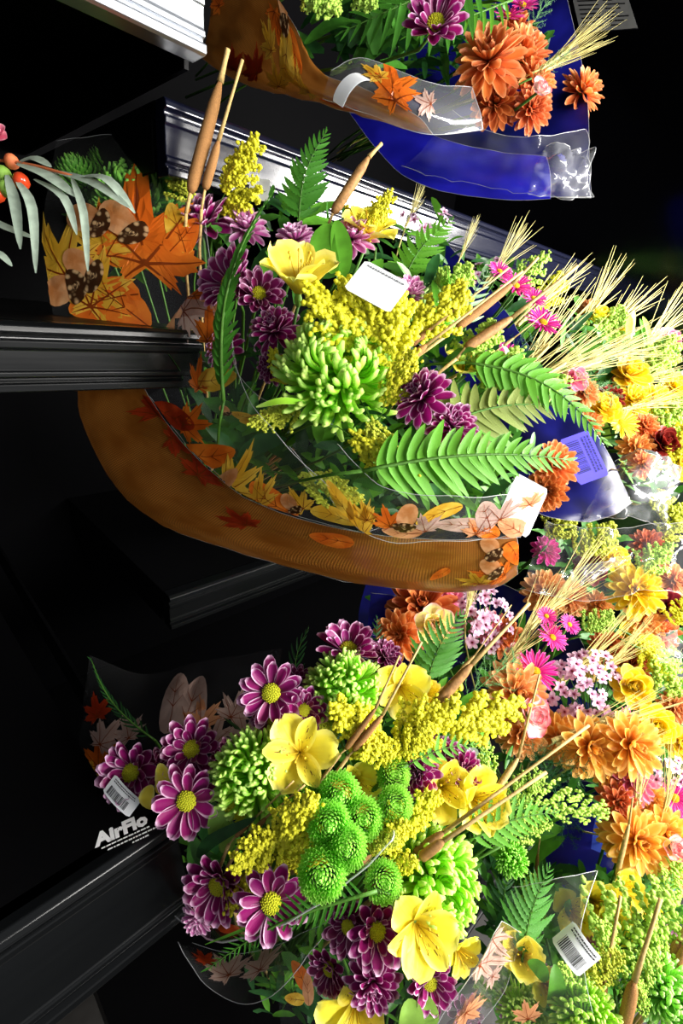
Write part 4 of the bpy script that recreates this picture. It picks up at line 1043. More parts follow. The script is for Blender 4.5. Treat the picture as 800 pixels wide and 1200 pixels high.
cattail((470, 1010, .37), (485, 1000, .37), (520, 975, .37), (690, 850, .41), 'upper of two long pale stalks across the yellow blooms', 'B2', .0045, 'strawdry')
cattail((478, 1018, .36), (492, 1006, .36), (520, 985, .36), (640, 905, .39), 'lower of two long pale stalks across the yellow blooms', 'B2', .005, 'strawdry')
cattail((570, 940, .41), (582, 925, .41), (607, 888, .42), (632, 790, .44), 'bent thin reed in front of the peach mums', 'B2', .0035, 'cattailpale', name='dry_reed')
leaf([(250, 985, .385), (256, 965, .38), (252, 945, .38)], 24, 'bud', 'plump green bud below the wide-open purple daisy', 'flower_bud', 'bud')
leaf([(262, 1000, .385), (268, 978, .38), (266, 960, .38)], 20, 'bud', 'narrower green bud below the wide-open purple daisy', 'flower_bud', 'bud')
leaf([(185, 930, .41), (192, 915, .40), (186, 895, .405)], 20, 'alstro', 'yellow-green bud between the left purple daisies', 'flower_bud', 'bud')
leaf([(178, 948, .41), (172, 935, .40), (178, 920, .405)], 18, 'alstro', 'yellow bud above the barcode tag', 'flower_bud', 'bud')
leaf([(232, 1005, .385), (248, 985, .375), (300, 958, .365)], 14, 'ferndark', 'long grassy leaf across the low goldenrod')
leaf([(225, 980, .395), (236, 1005, .39), (250, 1018, .385)], 16, 'leaf', 'dark green leaf at the end of the lettered shelf')
leaf([(372, 925, .385), (388, 935, .375), (410, 945, .375)], 24, 'leaf', 'smooth dark leaf over the green button mums')
leaf([(322, 914, .40), (330, 906, .395), (342, 902, .40)], 18, 'leaf', 'small rounded leaf below the open yellow alstroemeria')
leaf([(560, 880, .42), (545, 885, .42), (530, 895, .415)], 14, 'leafgrey', 'grey-green leaf right of the small green fern')
card(141, 933, .41, 46, 22, -36, (-.1, .35), 'paper', 'white barcode tag standing on the lettered shelf edge', 'ink', True, .3, 2)
greenery([(300, 1000, 90, 70, .45, 80, 42), (400, 870, 120, 80, .48, 120, 42), (500, 900, 80, 70, .47, 80, 40), (430, 990, 90, 60, .44, 80, 40), (230, 960, 50, 60, .46, 40, 34), (560, 960, 60, 70, .48, 60, 40), (620, 1020, 50, 60, .50, 40, 50)], 'dark green leaves filling the gaps of the lower left bouquet', 12, mats=('leaf', 'ferndark', 'leafbright'))

# ---------------------------------------------------------------- bottom bouquet
s = sleeve('bouquet_sleeve', 'clear sleeve with mauve leaf print round the bottom bouquet', (380, 1190, .48))
S9 = Sheet([[(208, 1104, .43), (238, 1150, .41), (285, 1177, .385), (326, 1160, .362), (362, 1117, .352)], [(215, 1108, .45), (250, 1135, .43), (292, 1150, .41), (335, 1135, .39), (372, 1105, .375)], [(225, 1105, .48), (270, 1118, .46), (320, 1108, .44), (360, 1092, .42), (400, 1072, .40)]], .0015, 25, 9)
S9.build('clear_pouch', 'film', s, 28, 10)
prints(S9, s, [(268, 1142, 34, 60, M, 'p_pale'), (305, 1135, 32, 30, M, 'p_pale'), (240, 1128, 20, 60, M, 'p_red')])
S10 = Sheet([[(495, 1225, .335), (545, 1150, .345), (588, 1080, .37)], [(515, 1225, .345), (560, 1155, .355), (598, 1085, .385)], [(545, 1225, .37), (590, 1160, .385), (612, 1095, .41)]], .0015, 25, 10)
S10.build('clear_side', 'film', s, 18, 10)
prints(S10, s, [(572, 1095, 26, 20, M, 'p_pale'), (562, 1125, 28, -20, M, 'p_pale'), (545, 1185, 28, 5, M, 'p_peach'), (575, 1140, 18, 0, M, 'p_pale')])
S20 = Sheet([[(330, 1215, .40), (390, 1215, .38), (450, 1215, .37)], [(322, 1122, .41), (385, 1118, .41), (450, 1150, .39)]], .001, 25, 20)
S20.build('lower_panel', 'filmsoft', s, 14, 8, edge=False)
prints(S20, s, [(350, 1140, 13, 30, O, 'p_orange'), (362, 1158, 12, 0, O, 'p_peach'), (345, 1168, 10, 80, O, 'p_yellow')])
for (px, py, d, sz, n, k, lab, dsc) in [
    (441, 1090, .35, 84, (.25, .3), 'daisydeep', 'purple daisy left of the bottom yellow alstroemeria', 1), (408, 1085, .365, 66, (-.3, .3), 'daisydeep', 'purple daisy beside the drooping fern blades', 1),
    (386, 1135, .37, 60, (-.5, .0), 'daisydeep', 'purple daisy at the lower left of the bottom bouquet', 1), (437, 1150, .35, 74, (.0, .1), 'double', 'purple mum without a visible centre in the bottom bouquet', 0),
    (503, 1150, .35, 70, (.15, .1), 'daisydeep', 'purple daisy under the bottom yellow alstroemeria', 1), (545, 1190, .38, 50, (.3, .1), 'double', 'purple mum behind the film at the frame bottom', 0)]:
    flower(k, 'purple' if sz > 68 else 'darkpurple', px, py, d, sz, n, lab, 'B2b', 'purple_chrysanthemum', 'flower', 'purple daisies of the bottom bouquet', parts=True, disc='disc' if dsc else None)
flower('spider', 'quill', 514, 1040, .365, 146, (.4, .25), 'big side-facing green spider mum in the bottom bouquet', 'B2b', 'spider_chrysanthemum', 'flower', parts=True)
alstro(493, 1092, .335, 96, (.2, .2), 'large yellow alstroemeria of the bottom bouquet', 'B2b', roll=2.2)
alstro(540, 1118, .36, 54, (.4, .0), 'smaller yellow alstroemeria right of the large bottom one', 'B2b', roll=.4)
alstro(415, 1192, .355, 94, (-.1, -.05), 'golden alstroemeria cut off by the frame bottom', 'B2b', roll=.9)
for (a_, b_, lab) in [((478, 1215, .34), (480, 1170, .34), 'left of two green buds at the frame bottom'), ((500, 1210, .345), (492, 1165, .345), 'right of two green buds at the frame bottom')]:
    leaf([a_, ((a_[0] + b_[0]) / 2 + 3, (a_[1] + b_[1]) / 2, a_[2] - .005), b_], 28, 'bud', lab, 'flower_bud', 'bud')
fern((442, 1044, .335), (240, 1138, .352), 'drooping fern of narrow blades along the film rim', 'B2b', .34, 26, .13, 'fern', (-.1, .1), ang=62, onesided=False, sickle=.1, bend=-.08)
leaf([(470, 1160, .36), (452, 1140, .36), (462, 1125, .365)], 26, 'leafbright', 'lobed leaf between the bottom purple daisies')
leaf([(430, 1000, .36), (350, 1060, .345), (240, 1107, .375)], 5, 'leafbright', 'thin grass blade along the film rim', 'grass_blade')
greenery([(450, 1140, 100, 60, .43, 110, 42), (350, 1170, 60, 40, .45, 40, 40), (540, 1080, 50, 80, .45, 40, 40)], 'dark green leaves filling the gaps of the bottom bouquet', 13, mats=('leaf', 'ferndark', 'leafbright'))

# ---------------------------------------------------------------- top bouquet, autumn print
s = sleeve('bouquet_sleeve', 'sleeve printed with burlap and leaves at the top of the frame', (330, 40, .56))
S11 = Sheet([[(232, 66, .60), (285, 98, .57), (365, 118, .53), (440, 140, .49), (505, 158, .465)], [(240, 50, .56), (290, 86, .53), (368, 112, .49), (445, 133, .46), (505, 154, .445)], [(247, 15, .55), (300, 45, .505), (350, 90, .475), (415, 112, .455), (480, 130, .448)], [(248, -30, .56), (300, -25, .51), (342, 25, .48), (370, 80, .47), (420, 100, .46)]], .0015, 25, 11)
S11.build('burlap_print_sheet', 'burlap', s, 32, 16, uvs=(4, 2))
prints(S11, s, [(322, 20, 34, 200, M, 'p_orange'), (342, 8, 20, 20, A, 'p_nut'), (318, 55, 26, 60, M, 'p_yellow'), (336, 78, 28, 160, O, 'p_yellow'), (344, 62, 24, 190, O, 'p_orange'), (330, 98, 24, 20, M, 'p_yellow'), (300, 85, 26, 70, M, 'p_red'), (360, 105, 26, 80, M, 'p_yellow'), (278, 80, 24, 30, M, 'p_red'), (400, 120, 24, 90, O, 'p_orange'), (258, 5, 26, 60, M, 'p_orange')])
S12 = Sheet([[(378, 116, .455), (430, 133, .445), (498, 157, .435), (566, 152, .455)], [(382, 100, .44), (425, 95, .425), (490, 120, .42), (562, 128, .445)], [(388, 82, .445), (425, 68, .44), (500, 95, .44), (552, 104, .455)]], .0015, 25, 12)
S12.build('clear_flap', 'filmhazy', s, 26, 12)
prints(S12, s, [(462, 112, 38, 20, M, 'p_orange'), (445, 90, 24, 60, M, 'p_yellow'), (505, 122, 20, 80, M, 'p_pale')])
card(412, 94, .42, 56, 22, 38, (-.2, .3), 'paper', 'curved white band of the top bouquet sleeve', 'inkgrey', False, .9, 0, 'paper_band')
flower('daisydeep', 'purple', 510, 30, .42, 88, (-.1, .05), 'purple daisy at the top of the frame', 'B3', 'purple_chrysanthemum', 'flower', parts=True, disc='disc')
fern((560, -40, .46), (395, 40, .46), 'broad dark fern under the film of the top bouquet', 'B3', 1.0, 13, .16, 'fern', (0, .2), sickle=.1)
fern((600, 0, .47), (470, 45, .46), 'bright fern blades right of the top purple daisy', 'B3', .5, 12, .17, 'fernlight', (0, .2), sickle=.1)
goldenrod((360, -20, .47), (392, 22, .46), 'lime green spray hanging at the top frame edge', 'B3', 'goldgreen', wid=.9)
goldenrod((410, -20, .47), (436, 16, .46), 'second lime green spray hanging at the top frame edge', 'B3', 'goldgreen', wid=.8)
goldenrod((350, -15, .48), (374, 10, .47), 'small lime green spray beside the printed acorn', 'B3', 'golddull', wid=.8)
greenery([(440, 40, 90, 50, .52, 70, 60), (520, 70, 60, 40, .52, 40, 40)], 'dark green leaves inside the top bouquet', 14, mats=('leaf', 'fern', 'ferndark'))

# ---------------------------------------------------------------- top bouquet in blue film
s = sleeve('bouquet_sleeve', 'royal blue film sleeve of the top right bouquet', (600, 100, .64))
S13 = Sheet([[(405, 122, .64), (470, 202, .58), (565, 230, .55), (692, 232, .53)], [(440, 110, .64), (510, 180, .60), (590, 195, .58), (690, 190, .55)], [(470, 60, .68), (540, 100, .66), (610, 110, .64), (686, 100, .60)], [(500, -20, .70), (570, -20, .69), (620, -20, .67), (660, -20, .64)]], .003, 16, 13)
S13.build('blue_sheet', 'navy', s, 30, 20)
S13c = Sheet([[(403, 123, .62), (470, 204, .562), (565, 232, .535), (645, 233, .52)], [(425, 118, .615), (490, 180, .56), (575, 205, .535), (645, 208, .52)], [(440, 112, .62), (510, 160, .57), (590, 178, .55), (640, 185, .53)]], .002, 16, 33)
S13c.build('blue_fold', 'blue', s, 24, 12)
S14 = Sheet([[(470, 196, .55), (560, 216, .53), (640, 230, .51), (691, 231, .515)], [(490, 180, .52), (570, 190, .50), (640, 200, .49), (690, 205, .50)], [(530, 130, .51), (575, 155, .49), (630, 160, .48), (688, 150, .50)]], .004, 40, 14)
S14.build('clear_front', 'film', s, 36, 18)
S14b = Sheet([[(618, 228, .50), (655, 231, .495), (692, 232, .50)], [(625, 200, .485), (655, 198, .475), (691, 200, .49)], [(640, 170, .48), (660, 172, .478), (690, 178, .49)]], .009, 60, 15)
S14b.build('creased_corner', 'foil', s, 26, 22)
GP4 = 'rust mums of the top right blue bouquet'
for (px, py, d, sz, n, mat, lab) in [(572, 72, .50, 92, (-.25, .2), 'rust', 'large rust mum, leftmost in the top blue-wrapped bouquet'), (612, 68, .52, 80, (.3, .35), 'rust', 'rust mum behind the large one at top right'), (625, 98, .52, 62, (.4, .1), 'rust', 'rust mum around the white and pink rosebud'),
    (580, 122, .52, 62, (-.1, -.2), 'darkrust', 'dark rust mum low in the top blue-wrapped bouquet'), (622, 128, .52, 56, (.2, -.2), 'rust', 'rust mum at the bottom right of the top blue-wrapped bouquet'), (682, 108, .60, 62, (.5, .2), 'rust', 'rust mum peeping out behind the blue film edge'), (600, 38, .56, 60, (.1, .5), 'darkrust', 'dim rust mum beneath the hot pink flowers')]:
    flower('mum', mat, px, py, d, sz, n, lab, 'B4', 'rust_chrysanthemum', 'flower', GP4, parts=sz >= 60)
flower('rose', 'rosepink', 632, 106, .485, 34, (.3, .2), 'white and pink rosebud among the top rust mums', 'B4', 'rose', 'flower')
for (px, py, sz, lab) in [(594, 18, 40, 'hot pink daisy at the top frame edge'), (612, 6, 38, 'hot pink daisy cut by the top frame edge')]:
    flower('pinkdaisy', 'hotpink', px, py, .54, sz, (.1, .5), lab, 'B4', 'pink_daisy', 'flower', disc='discyellow')
wheat((634, 80, .50), (726, 14, .48), 'fan of wheat awns over the dark end panel at top right', 'B4', .10)
wheat((634, 84, .51), (720, 40, .50), 'lower fan of wheat awns over the dark end panel', 'B4', .10)
asparagus((622, 92, .50), (668, 62, .49), 'fine needle fern at the foot of the top wheat fan', 'B4', 'needlelight', wid=.7)
asparagus((610, 50, .53), (650, -10, .52), 'fine needle fern against the blue film at the top edge', 'B4', 'needlelight', wid=.6)
greenery([(590, 80, 50, 50, .60, 50, 30)], 'leaves between the rust mums at the top', 15, mats=('leaf', 'ferndark'))

# ---------------------------------------------------------------- blue-wrapped bouquet behind the centre one
s = sleeve('bouquet_sleeve', 'navy blue film sleeve behind the long fern, with a blue barcode tag', (640, 540, .62))
S15 = Sheet([[(500, 440, .64), (580, 510, .59), (612, 575, .54), (635, 604, .52), (690, 612, .53)], [(500, 370, .68), (590, 430, .62), (650, 520, .57), (690, 575, .54), (722, 602, .54)], [(522, 284, .72), (578, 345, .68), (640, 436, .62), (697, 505, .58), (738, 590, .56)]], .003, 18, 16)
S15.build('blue_sheet', 'navy', s, 30, 14)
S16 = Sheet([[(680, 612, .53), (730, 605, .515), (778, 618, .53)], [(700, 575, .52), (745, 565, .50), (785, 590, .52)], [(720, 540, .55), (760, 530, .54), (800, 545, .56)]], .010, 45, 17)
S16.build('creased_corner', 'foil', s, 30, 20)
card(684, 536, .52, 58, 38, -70, (.0, .15), 'blueprint', 'blue-tinted barcode tag seen through the navy film', 'inkblue', True, 0, 3)
GP5 = 'hot pink daisies along the navy film'
for (px, py, sz, lab) in [(604, 335, 40, 'hot pink daisy touching the silver shelf edge'), (585, 318, 30, 'hot pink daisy next to the top of the navy film'), (636, 378, 44, 'hot pink daisy with a yellow centre below the silver shelf edge'), (592, 418, 42, 'hot pink daisy left of the wheat fan'), (625, 350, 32, 'hot pink daisy between two others at the silver edge')]:
    flower('pinkdaisy', 'hotpink', px, py, .60, sz, (.15, .5), lab, 'B5', 'pink_daisy', 'flower', GP5, disc='discyellow')
for (px, py, d, sz, n, mat, k, lab) in [(648, 545, .49, 66, (.0, .2), 'rust', 'mum', 'rust mum between the two fern tips'), (640, 575, .49, 56, (-.2, -.1), 'darkrust', 'mum', 'dark rust mum above the white card'), (672, 445, .62, 40, (.1, .4), 'pink', 'carnation', 'pink carnation at the navy film rim'), (684, 460, .64, 44, (.3, .2), 'peach', 'mum', 'salmon mum behind the navy film rim'), (632, 455, .55, 30, (.2, .4), 'pink', 'mum', 'pale pink bloom under the lime green spray'), (570, 405, .55, 34, (.2, .4), 'pinkpurple', 'mum', 'mauve bloom behind the pale cattail spike')]:
    flower(k, mat, px, py, d, sz, n, lab, 'B5', 'chrysanthemum', 'flower')
wax(572, 318, .66, 26, 16, 16, 'pale pink waxflowers by the top corner of the navy film', 'B5', 12)
wax(500, 256, .62, 30, 14, 12, 'small lilac waxflowers in the shade under the silver shelf edge', 'B5', 12)
wheat((610, 455, .58), (738, 378, .60), 'broad fan of wheat awns over the navy-wrapped bouquet', 'B5', .16)
wheat((600, 445, .60), (700, 345, .64), 'wheat fan reaching the silver shelf edge', 'B5', .16)
wheat((650, 440, .62), (780, 395, .66), 'long low wheat fan above the burgundy blooms', 'B5', .13)
wheat((605, 380, .66), (690, 300, .70), 'thin wheat ear crossing the silver shelf edge', 'B5', .12)
wheat((540, 300, .66), (560, 250, .66), 'upright wheat ear in the shade under the silver edge', 'B5', .10)
wheat((475, 265, .66), (500, 215, .66), 'wheat ear left of the lilac waxflowers', 'B5', .10)
wheat((570, 330, .68), (625, 262, .70), 'pale wheat ear below the striped silver edge', 'B5', .12)
asparagus((575, 440, .55), (625, 395, .56), 'blue-green needle fern beside the wheat fan', 'B5', 'needle')
asparagus((668, 432, .60), (722, 468, .62), 'feathery green fern in front of the burgundy blooms', 'B5', 'fernlight' if False else 'needlelight', wid=.8)
goldenrod((600, 350, .64), (638, 305, .66), 'green bud spray rising at the silver shelf edge', 'B5', 'goldgreen', wid=.7, dense=False)
goldenrod((628, 375, .68), (652, 328, .70), 'yellow spray behind the pale reeds', 'B5', 'gold', wid=.7)
greenery([(560, 360, 60, 60, .74, 60, 34), (480, 290, 60, 40, .68, 40, 30), (650, 440, 60, 60, .70, 60, 34), (640, 560, 30, 30, .60, 16, 26)], 'leaves packed in the navy-wrapped bouquet', 16, mats=('leaf', 'leafbright', 'ferndark'))

# ---------------------------------------------------------------- far bouquets on the upper right
GP6 = 'blooms of the far yellow and burgundy bouquet'
for (px, py, d, sz, n, mat, k, lab) in [
    (705, 480, .68, 44, (.0, .4), 'yellow', 'carnation', 'yellow bloom left of the burgundy one behind the navy film'), (728, 496, .68, 36, (.2, .3), 'yellow', 'pinkdaisy', 'yellow daisy right of the burgundy bloom'), (714, 466, .69, 34, (.0, .5), 'burgundy', 'double', 'burgundy bloom behind the navy film rim'),
    (690, 497, .67, 32, (-.2, .3), 'rust', 'mum', 'orange mum touching the navy film rim'), (735, 440, .74, 52, (.1, .5), 'yellow', 'carnation', 'yellow bloom below the end of the silver edge'), (765, 470, .76, 48, (.2, .4), 'yellow', 'mum', 'yellow mum at the far right under the awns'), (745, 525, .70, 42, (.0, .2), 'peach', 'mum', 'peach mum above the creased film corner'),
    (775, 520, .70, 44, (.1, .3), 'burgundy', 'carnation', 'burgundy bloom at the far right above the film corner'), (722, 432, .76, 40, (.0, .5), 'rust', 'mum', 'orange mum under the long low awns'), (700, 372, .86, 34, (.0, .6), 'yellow', 'carnation', 'yellow bloom just below the silver edge end'), (720, 390, .86, 34, (.0, .6), 'yellow', 'mum', 'yellow mum right of the highest yellow bloom'),
    (690, 362, .88, 28, (.0, .6), 'peach', 'mum', 'peach mum nearest the silver edge end'), (790, 455, .80, 40, (.1, .4), 'yellow', 'carnation', 'yellow carnation cut by the right frame edge'), (760, 425, .85, 40, (.1, .4), 'yellow', 'mum', 'yellow mum below the dark end panel'), (790, 500, .74, 46, (.1, .4), 'yellow', 'mum', 'yellow mum above the burgundy bloom at the right edge'),
    (735, 410, .86, 30, (.0, .5), 'orange', 'mum', 'orange mum under the pale far awns'), (780, 400, .95, 36, (.1, .5), 'pink', 'carnation', 'far pink bloom below the dark end panel'), (755, 545, .68, 34, (.0, .1), 'rust', 'mum', 'rust mum low beside the creased film corner'), (795, 545, .70, 40, (.0, .2), 'yellow', 'carnation', 'yellow bloom at the right edge beside the creased film'), (740, 470, .72, 44, (.0, .4), 'yellow', 'mum', 'yellow mum in the middle of the far bouquet'), (755, 500, .70, 34, (.0, .3), 'rust', 'mum', 'orange mum in the middle of the far bouquet')]:
    flower(k, mat, px, py, d, sz * 1.15, n, lab, 'B6', 'chrysanthemum', 'flower', GP6, disc='discyellow' if k == 'pinkdaisy' else None)
for (A_, B_, mat, lab) in [((770, 560, .70), (800, 505, .70), 'gold', 'goldenrod at the right edge above the film corner'), ((745, 450, .80), (782, 405, .82), 'goldgreen', 'lime green spray under the far awns'), ((750, 590, .66), (800, 600, .66), 'golddull', 'dim goldenrod right of the creased film corner'), ((690, 405, .84), (722, 368, .86), 'goldgreen', 'lime green spray among the far peach mums'), ((760, 520, .72), (795, 475, .74), 'goldgreen', 'lime green spray at the right frame edge')]:
    goldenrod(A_, B_, lab, 'B6', mat, wid=.9)
for (A_, B_, lab) in [((690, 420, .78), (800, 400, .82), 'blurred pale wheat fan below the dark end panel'), ((700, 400, .84), (770, 330, .90), 'far wheat ear leaning over the dark panel'), ((720, 450, .74), (815, 440, .76), 'pale wheat fan at the right frame edge'), ((680, 380, .84), (735, 310, .88), 'far wheat ear at the end of the silver edge'), ((730, 480, .70), (815, 460, .72), 'wheat fan over the far yellow mums'), ((740, 420, .86), (815, 350, .92), 'farthest wheat ear against the dark panel')]:
    wheat(A_, B_, lab, 'B6', .16)
asparagus((700, 430, .74), (740, 400, .76), 'far green fern under the awns', 'B6', 'needlelight')
greenery([(740, 460, 60, 70, .84, 110, 32), (770, 540, 40, 50, .78, 60, 30), (700, 400, 40, 40, .92, 40, 26)], 'leaves packed in the far upper right bouquet', 17, mats=('leaf', 'leafbright', 'goldgreen'))

# ---------------------------------------------------------------- pink and peach bouquet, right of the lower one
s = sleeve('bouquet_sleeve', 'navy film sleeve behind the cream rose and pink waxflowers', (600, 820, .70))
S17 = Sheet([[(425, 770, .62), (500, 800, .62), (580, 840, .62), (690, 870, .60)], [(420, 720, .66), (520, 740, .68), (610, 775, .66), (700, 800, .63)], [(430, 680, .70), (530, 670, .74), (600, 690, .70), (672, 735, .66), ]], .003, 18, 19)
S17.build('blue_sheet', 'navy', s, 26, 14)
S17b = Sheet([[(430, 742, .60), (450, 748, .60), (470, 752, .60)], [(434, 695, .61), (455, 697, .61), (476, 700, .61)]], .001, 18, 21)
S17b.build('blue_corner', 'blue', s, 10, 10)
S18 = Sheet([[(590, 1050, .56), (660, 1062, .54), (722, 1045, .55)], [(600, 985, .60), (665, 985, .58), (725, 985, .57)], [(612, 930, .64), (680, 915, .62), (722, 935, .59)]], .004, 18, 22)
S18.build('navy_pocket', 'navy', s, 18, 14)
GP7 = 'blooms of the pink and peach bouquet'
for (px, py, d, sz, n, mat, k, lab) in [
    (495, 712, .58, 96, (-.1, .6), 'darkrust', 'mum', 'dark rust mum behind the cream rose'), (468, 745, .55, 72, (-.3, .3), 'rust', 'mum', 'rust mum left of the cream rose, above the dark fern'), (572, 735, .60, 50, (.2, .5), 'pink', 'mum', 'pink mum above the lilac waxflowers'), (588, 745, .60, 56, (.3, .3), 'darkrust', 'mum', 'rust mum right of the lilac waxflowers'),
    (604, 812, .52, 84, (.1, .3), 'peach', 'mum', 'large peach mum left of the white and pink rose'), (610, 858, .52, 70, (.1, .1), 'peach', 'mum', 'peach mum behind the bent reed'), (690, 875, .50, 82, (.1, .2), 'orange', 'mum', 'golden mum under the big waxflower cluster'), (738, 872, .49, 84, (.2, .2), 'orange', 'mum', 'large golden mum left of the magenta daisy'), (655, 865, .53, 66, (.0, .2), 'orange', 'mum', 'golden mum above the dark needle fern'), (715, 900, .51, 60, (.0, -.1), 'orange', 'mum', 'golden mum lowest of its three'),
    (640, 695, .62, 64, (.0, .3), 'peach', 'mum', 'peach mum under the burlap-print sleeve corner'), (668, 700, .62, 50, (.1, .3), 'peach', 'mum', 'tan mum right of the peach one near the creased film'), (740, 915, .50, 62, (.1, .5), 'pink', 'mum', 'pink mum above the blue strip'), (725, 940, .49, 54, (-.1, .3), 'rust', 'mum', 'orange mum on the left end of the blue strip'), (762, 935, .50, 46, (.1, .3), 'orange', 'mum', 'orange mum in the middle above the blue strip'), (525, 700, .60, 46, (.2, .6), 'pink', 'carnation', 'dim magenta bloom behind the cream rose')]:
    flower(k, mat, px, py, d, sz, n, lab, 'B7', 'chrysanthemum', 'flower', GP7, parts=sz >= 80)
flower('rose', 'rosecream', 508, 735, .52, 64, (-.1, .4), 'cream rose with pink edges above the triangular fern', 'B7', 'rose', 'flower', parts=True)
flower('rose', 'rosepink', 622, 838, .50, 62, (.5, .2), 'white and pink rose at the peach mums', 'B7', 'rose', 'flower', parts=True)
flower('rose', 'rosecream', 690, 785, .58, 44, (.0, .5), 'cream rosebud inside the big waxflower cluster', 'B7', 'rose', 'flower')
flower('rose', 'rosepink', 600, 762, .56, 26, (.1, .4), 'small pink rosebud right of the lilac waxflowers', 'B7', 'rose', 'flower')
for (px, py, sz, n, lab) in [(627, 787, 50, (.0, .3), 'hot pink daisy with yellow centre above the waxflower cluster'), (647, 747, 36, (.3, .6), 'hot pink daisy against the navy film'), (667, 732, 26, (.3, .6), 'hot pink bud at the corner of the navy film'), (640, 722, 24, (0, .6), 'hot pink bud among the wheat awns'), (735, 852, 44, (.6, .3), 'magenta daisy turned away right of the golden mums'), (790, 935, 44, (.0, .3), 'hot pink daisy with yellow centre at the right end of the blue strip'), (626, 825, 30, (0, .2), 'hot pink daisy under the white and pink rose')]:
    flower('pinkdaisy', 'hotpink', px, py, .53, sz, n, lab, 'B7', 'pink_daisy', 'flower', 'hot pink daisies of the pink and peach bouquet', disc='discyellow', parts=sz >= 44)
wax(565, 728, .56, 34, 38, 46, 'lilac waxflower cluster beside the cream rose', 'B7', 15)
wax(686, 815, .53, 52, 52, 90, 'big pale pink waxflower cluster in the middle right', 'B7', 16)
wax(775, 905, .50, 34, 18, 24, 'pale pink waxflowers at the right frame edge above the blue strip', 'B7', 14)
for (A_, B_, sp, lab) in [((545, 725, .56), (560, 665, .54), .12, 'wheat fan rising towards the burlap-print sleeve'), ((580, 790, .54), (665, 690, .56), .16, 'wheat fan in front of the navy film'), ((620, 735, .58), (720, 640, .62), .14, 'wheat fan under the creased film'), ((655, 800, .56), (760, 720, .58), .14, 'wheat fan above the waxflower cluster'), ((650, 870, .50), (800, 810, .52), .12, 'long wheat fan crossing below the yellow blooms'), ((700, 790, .56), (775, 730, .58), .16, 'wheat fan over the dim burgundy blooms'), ((745, 960, .48), (755, 850, .50), .12, 'upright wheat fan at the blue strip'), ((775, 970, .48), (795, 870, .50), .12, 'upright wheat fan at the right frame edge'), ((690, 890, .50), (790, 860, .51), .1, 'low wheat fan beside the magenta daisy')]:
    wheat(A_, B_, lab, 'B7', sp, group=None)
asparagus((650, 930, .49), (620, 870, .50), 'dark needle fern, upper spray below the golden mums', 'B7')
asparagus((600, 890, .50), (690, 900, .48), 'dark needle fern spreading right below the golden mums', 'B7')
asparagus((640, 900, .50), (668, 985, .50), 'dark needle fern hanging over the navy pocket', 'B7')
asparagus((545, 820, .50), (605, 770, .52), 'grey needle fern below the lilac waxflowers', 'B7', 'needlelight')
greenery([(560, 790, 80, 60, .62, 90, 34), (680, 870, 80, 70, .60, 90, 32), (740, 920, 60, 40, .58, 50, 28), (500, 740, 50, 40, .62, 30, 34)], 'leaves packed in the pink and peach bouquet', 18, mats=('leaf', 'ferndark', 'fern'))
s = sleeve('bouquet_sleeve', 'blue film sleeve whose rim makes a blue strip at the right frame edge', (760, 1010, .58))
S19 = Sheet([[(690, 1020, .58), (750, 1040, .56), (815, 1045, .56)], [(695, 970, .56), (755, 985, .54), (815, 990, .54)], [(702, 943, .545), (758, 946, .53), (818, 950, .53)]], .002, 18, 23)
S19.build('blue_sheet', 'bluesoft', s, 18, 12)

# ---------------------------------------------------------------- dim yellow bouquet between, at the right edge
GP9 = 'blooms of the yellow bouquet at the right edge'
for (px, py, d, sz, n, mat, k, lab) in [
    (745, 692, .60, 72, (-.1, .4), 'yellow', 'mum', 'large yellow mum below the creased film'), (720, 655, .64, 40, (.0, .4), 'yellow', 'carnation', 'yellow bloom behind the silvery film creases'), (780, 710, .62, 46, (.2, .2), 'burgundy', 'carnation', 'burgundy bloom right of the large yellow mum'), (690, 665, .66, 50, (.0, .3), 'burgundy', 'carnation', 'dim burgundy bloom under the silvery film creases'), (755, 728, .62, 56, (.0, .1), 'peach', 'mum', 'tan mum below the large yellow one'),
    (740, 805, .55, 58, (-.2, .4), 'yellow', 'carnation', 'yellow ruffled bloom right of the waxflower cluster'), (768, 850, .53, 56, (-.3, .2), 'yellow', 'carnation', 'yellow cup-shaped bloom above the golden mums'), (795, 870, .54, 44, (.0, .3), 'yellow', 'carnation', 'yellow bloom at the right edge behind upright awns'), (735, 745, .62, 44, (.0, .4), 'yellow', 'alt', 'yellow trumpet bloom under the wheat'), (712, 760, .60, 50, (.0, .3), 'darkrust', 'mum', 'dim rust mum beside the yellow trumpet bloom'), (760, 760, .60, 40, (.0, .3), 'yellow', 'carnation', 'small yellow bloom left of the clear film loop'), (775, 740, .62, 50, (.1, .2), 'rust', 'mum', 'rust mum behind the clear film loop'),
    (790, 680, .64, 50, (.1, .3), 'peach', 'mum', 'tan mum at the right edge beside the burgundy bloom'), (740, 780, .60, 52, (.0, .2), 'darkrust', 'mum', 'dim rust mum above the yellow ruffled bloom'), (790, 830, .56, 46, (.1, .2), 'peach', 'mum', 'tan mum at the right edge above the yellow bloom'), (700, 710, .64, 40, (.0, .2), 'peach', 'mum', 'tan mum left of the large yellow one'), (760, 640, .66, 48, (0, .3), 'darkrust', 'mum', 'dim rust mum below the creased film corner'), (640, 645, .66, 40, (0, .3), 'hotpink', 'double', 'dim magenta bloom beside the burlap-print sleeve corner')]:
    if k == 'alt': alstro(px, py, d, sz, n, lab, 'B9', open_=.7)
    else: flower(k, mat, px, py, d, sz, n, lab, 'B9', 'chrysanthemum', 'flower', GP9)
